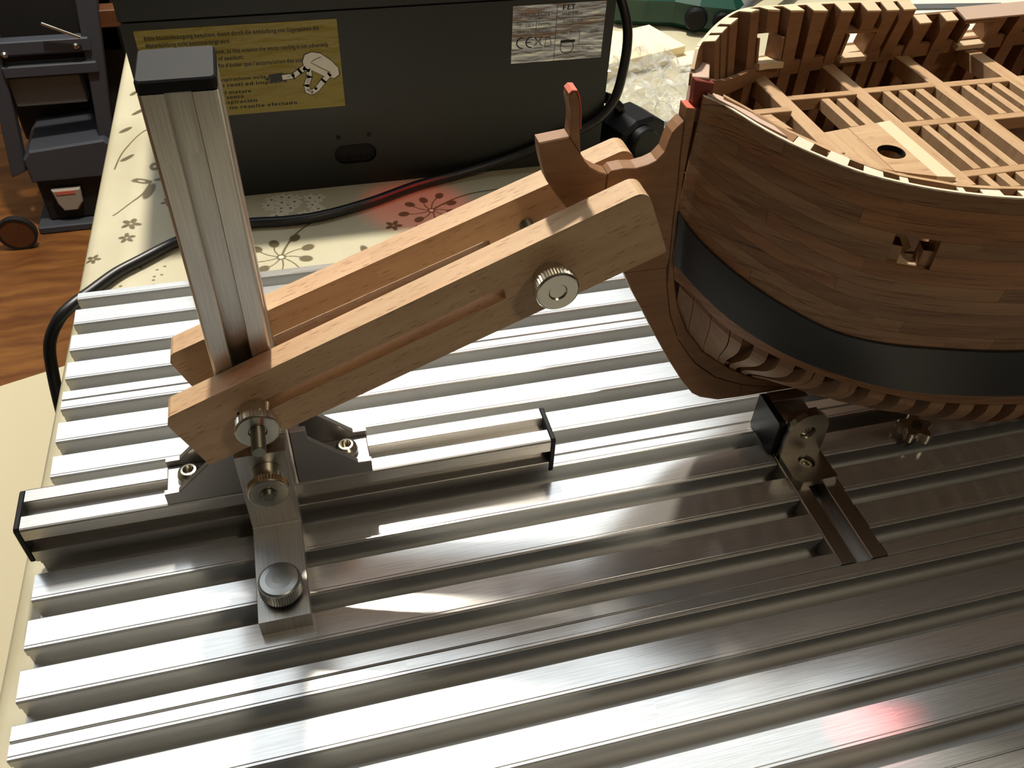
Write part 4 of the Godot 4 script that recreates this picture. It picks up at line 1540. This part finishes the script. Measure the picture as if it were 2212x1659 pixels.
func clutter() -> void:
	# the thick cable: out from behind the machine, round in front of it, over the cloth and down the table's end
	var b := MB.new()
	var way := [Vector3(-24, -110, 62), Vector3(-28, -75, 34), Vector3(-29, -50, 15), Vector3(-26, -32, 7), Vector3(-18, -20, 0), Vector3(-9.5, -15.6, -8), Vector3(2.4, -15.6, -22.6), Vector3(16, -15.6, -38.7), Vector3(30.7, -15.6, -50.5), Vector3(58.4, -15.6, -70.7), Vector3(85, -15.6, -80), Vector3(107.8, -15.6, -83.3), Vector3(134.7, -15.6, -81), Vector3(162.3, -15.6, -83.1), Vector3(198.9, -15.6, -94.3), Vector3(238.2, -15.5, -111.3), Vector3(278, -14, -121), Vector3(317, -7, -124.6), Vector3(350, 4, -124.5), Vector3(385, 17, -124), Vector3(403, 34, -126), Vector3(411, 58, -132), Vector3(414, 84, -140), Vector3(409, 106, -150), Vector3(396, 122, -170), Vector3(380, 128, -200)]
	way[-2] = Vector3(403, 118, -160)
	way[-1] = Vector3(402.5, 112, -190)
	b.tube(smooth_path(way, 8), 3.9, 16)
	tag(obj("power_cable", b, M.cable), "thick black cable curving over the tablecloth and down past the table's end", "cable")
	# black plug lying by the machine's corner
	var p := thing("power_plug", "black mains plug lying by the dark green machine's lower corner", "plug", Vector3(428, -20, -142))
	b = MB.new()
	b.xf = Transform3D(Basis(Vector3.UP, 0.35), Vector3(430, -19.8, -146))
	b.prism(pts([-22, 0, 24, 0, 27, 8, 25, 24, 10, 33, -8, 33, -22, 25]), 2, -18, 18, 3)
	obj("plug_body", b, M.black, p)
	b = MB.new()
	b.xf = Transform3D(Basis(Vector3.UP, 0.35), Vector3(430, -19.8, -146))
	b.lathe(pts([0.01, 18, 14, 18, 14, 25, 12.5, 27, 0.01, 27]), Vector3(-4, 15, 0), 2, 28)
	obj("plug_face", b, M.black, p)
	b = MB.new()
	b.tube([Vector3(421, 14, -150), Vector3(412, 22, -154), Vector3(405, 26, -150)], 4.6, 12)
	obj("strain_relief", b, M.cable, p)
	# small dark block under the bow
	b = MB.new()
	b.xf = Transform3D(Basis(Vector3.UP, 0.1), Vector3(463, -19.9, -158))
	b.box(Vector3(-16, 0, -10), Vector3(20, 9, 12), 1.2)
	tag(obj("plastic_block", b, M.black), "small flat black plastic block on the cloth, seen in the curve below the bow", "block")
	# crumpled clear bag
	plastic_bag()
	# pieces of pale board
	var tilt := [[Vector3(508, -11.9, -318), 0.30, Vector3(-64, -8, -34), Vector3(34, 8, 26), "pale square-cut board lying behind the clear bag, its sawn end showing"],
		[Vector3(474, -12.9, -318), -0.62, Vector3(-22, -7, -40), Vector3(9, 7, 52), "pale narrow board beside the machine, half hidden by the cable loop"],
		[Vector3(580, -16.4, -300), 0.16, Vector3(-50, -3.4, -14), Vector3(30, 3.4, 14), "thin pale batten lying lowest beside the square-cut board"]]
	for i in tilt.size():
		var q: Array = tilt[i]
		b = MB.new()
		b.uo = Vector2(i * 0.3, 0.2)
		b.xf = Transform3D(Basis(Vector3.UP, q[1]), q[0])
		b.box(q[2], q[3], 0.5)
		tag(obj("wooden_board", b, M.lime), q[4], "board", "loose pale boards behind the bow")
	# green tool with grips and a bright steel bar, lying on the boards
	var g := thing("multi_tool", "dark green hand tool with black grips and a shiny steel bar lying behind the boards", "hand tool", Vector3(575, -18, -400))
	var turn := Transform3D(Basis(Vector3.UP, -0.36), Vector3(578, -19.9, -396))
	b = MB.new()
	b.xf = turn
	b.prism(pts([-72, -26, -40, -27, -10, -22, 14, -25, 52, -26, 66, -12, 68, 10, 58, 26, 20, 24, -6, 16, -36, 20, -70, 22, -78, 4]), 1, 0, 36, 7)
	obj("tool_body", b, M.green, g)
	b = MB.new()
	b.xf = turn
	b.box(Vector3(-38, 35.5, -14), Vector3(56, 39.5, -2), 0.8)
	obj("steel_bar", b, M.nickel, g)
	for q: Array in [[18.0, 12.0], [46.0, 10.0]]:
		b = MB.new()
		b.xf = turn
		b.lathe(pts([q[1], 20, q[1], 28, q[1] - 2, 30, 0.01, 30]), Vector3(q[0], 16, 0), 2, 24)
		obj("grip_pad", b, M.black, g)
	# hose, box, paper, ruler and a red case further back
	b = MB.new()
	b.tube(smooth_path([Vector3(585, -12, -318), Vector3(615, -2, -334), Vector3(650, 4, -378), Vector3(720, 2, -432), Vector3(800, -10, -500)], 8), 6.5, 14)
	tag(obj("grey_hose", b, M.grey), "grey hose running away behind the ship's raised bulwark", "hose")
	b = MB.new()
	b.xf = Transform3D(Basis(Vector3.UP, -0.2), Vector3(690, -19.9, -500))
	b.box(Vector3(-40, 0, -30), Vector3(60, 45, 30), 3)
	tag(obj("dark_box", b, M.dark), "small dark box standing behind the grey hose", "box")
	b = MB.new()
	b.xf = Transform3D(Basis(Vector3.UP, 0.15), Vector3(860, -19.9, -330))
	b.box(Vector3(-120, 0, -90), Vector3(180, 1.2, 120))
	tag(obj("paper_sheet", b, M.white), "white paper seen through the gun ports behind the hull", "paper")
	b = MB.new()
	b.xf = Transform3D(Basis(Vector3.UP, -0.12), Vector3(870, -18.6, -392))
	b.box(Vector3(-90, 0, -7), Vector3(120, 2, 7), 0.3)
	tag(obj("steel_ruler", b, M.grey), "grey ruler seen over the step of the ship's bulwark", "ruler")
	b = MB.new()
	b.xf = Transform3D(Basis(Vector3.UP, -0.1), Vector3(985, -19.9, -470))
	b.box(Vector3(-70, 0, -40), Vector3(60, 30, 40), 3)
	tag(obj("red_case", b, mat(Color(0.45, 0.03, 0.06), 0.5)), "red case at the photograph's top edge behind the grey ruler", "case")


func plastic_bag() -> void:
	var b := MB.new()
	var n1 := FastNoiseLite.new()
	n1.seed = 14; n1.frequency = 0.021; n1.fractal_octaves = 3
	var n := 44
	var P2 := func(i: int, j: int) -> Vector3:
		var u := float(i) / n * 2 - 1
		var v := float(j) / n * 2 - 1
		var e := clampf(1.0 - pow(absf(u), 4), 0, 1) * clampf(1.0 - pow(absf(v), 4), 0, 1)
		var x := 487 + u * 58 + v * 14 + n1.get_noise_2d(i * 9, j * 9 + 300) * 9
		var z := -240 + v * 82 - u * 34 + n1.get_noise_2d(i * 9 + 500, j * 9) * 9
		var h := 9.0 + 24.0 * absf(n1.get_noise_2d(x * 1.5, z * 1.5)) + 12.0 * absf(n1.get_noise_2d(z * 3.2, x * 3.2))
		return Vector3(x, -19.4 + 1.2 + e * h, z)
	for i in n:
		for j in n:
			b.quad(P2.call(i, j), P2.call(i, j + 1), P2.call(i + 1, j + 1), P2.call(i + 1, j))
	tag(obj("plastic_bag", b, M.bag), "crumpled clear plastic bag lying between machine and bow", "bag")


# ------------------------------------------------------------------ machine standing on the floor behind the table
func far_machine() -> void:
	var t := thing("floor_machine", "grey-blue machine stand with a motor box and white switch on the wooden floor", "machine", Vector3(-310, -770, -1370))
	var z := -1330.0
	for q: Array in [[[-432, -645, -400, -632, -352, -300, -380, -300]], [[-243, -600, -217, -600, -160, -250, -200, -250]]]:
		b_prism("upright", q[0], z - 30, z, M.greyblue, t)
	for q: Array in [[-372, -386, -202, -360], [-372, -430, -200, -408]]:
		boxpart("crossbar", Vector3(q[0], q[1], z - 20), Vector3(q[2], q[3], z + 6), M.greyblue, t, 2)
	boxpart("panel", Vector3(-376, -498, z - 40), Vector3(-240, -436, z - 12), M.grey, t, 3)
	boxpart("housing", Vector3(-460, -420, z - 260), Vector3(-150, -240, z - 60), M.dark, t, 6)
	boxpart("back_plate", Vector3(-420, -640, z - 200), Vector3(-200, -430, z - 150), M.dark, t, 4)
	var b := MB.new()
	b.prism(pts([-392, -650, -392, -596, -376, -578, -228, -566, -214, -580, -214, -650]), 2, z - 130, z + 20, 4)
	obj("motor_box", b, M.greyblue, t)
	boxpart("motor_foot", Vector3(-388, -752, z - 110), Vector3(-240, -651, z + 6), M.dark, t, 4)
	b = MB.new()
	b.prism(pts([-362, -672, -304, -672, -308, -706, -322, -724, -350, -724, -358, -706]), 2, z + 6.2, z + 20, 3)
	obj("switch_box", b, mat(Color(0.62, 0.59, 0.54), 0.6), t)
	boxpart("switch_label", Vector3(-354, -683, z + 20), Vector3(-316, -675, z + 21), M.red, t, 0.2)
	boxpart("base", Vector3(-412, -770, z - 160), Vector3(-190, -752, z + 30), M.greyblue, t, 3)
	for q: Array in [[-357, -393], [-227, -385]]:
		b = MB.new()
		b.lathe(pts([6, z + 5, 6, z + 8, 3, z + 12, 0.01, z + 13]), Vector3(q[0], q[1] + 10, 0), 2, 20)
		obj("bolt", b, M.nickel, t)
	b = MB.new()
	b.tube([Vector3(-272, -323, z + 20), Vector3(-213, -356, z + 14)], 3, 10)
	obj("lever", b, M.nickel, t)
	boxpart("side_plate", Vector3(-215, -640, z - 300), Vector3(-150, -240, z - 60), M.dark, t, 5)
	# round wooden blank leaning on the machine, a wooden block on top
	var w := thing("wooden_disc", "round brown wooden disc with a dark rim at the machine's foot", "disc", Vector3(-425, -770, -1250))
	b = MB.new()
	b.lathe(pts([0.01, 0, 33, 0, 33, 12, 0.01, 12]), Vector3(-440, -732, -1262), 2, 36)
	obj("disc", b, M.tabletop, w)
	b = MB.new()
	b.lathe(pts([33.1, -1, 38, -1, 38, 13, 33.1, 13]), Vector3(-440, -732, -1262), 2, 36)
	obj("rim", b, M.dark, w)
	boxpart("ledge", Vector3(-180, -352, z - 50), Vector3(-140, -318, z - 14), M.tabletop, t, 2)


func b_prism(called: String, a: Array, z0: float, z1: float, m: Material, parent: Node3D) -> void:
	var b := MB.new()
	b.prism(pts(a), 2, z0, z1, 2)
	obj(called, b, m, parent)
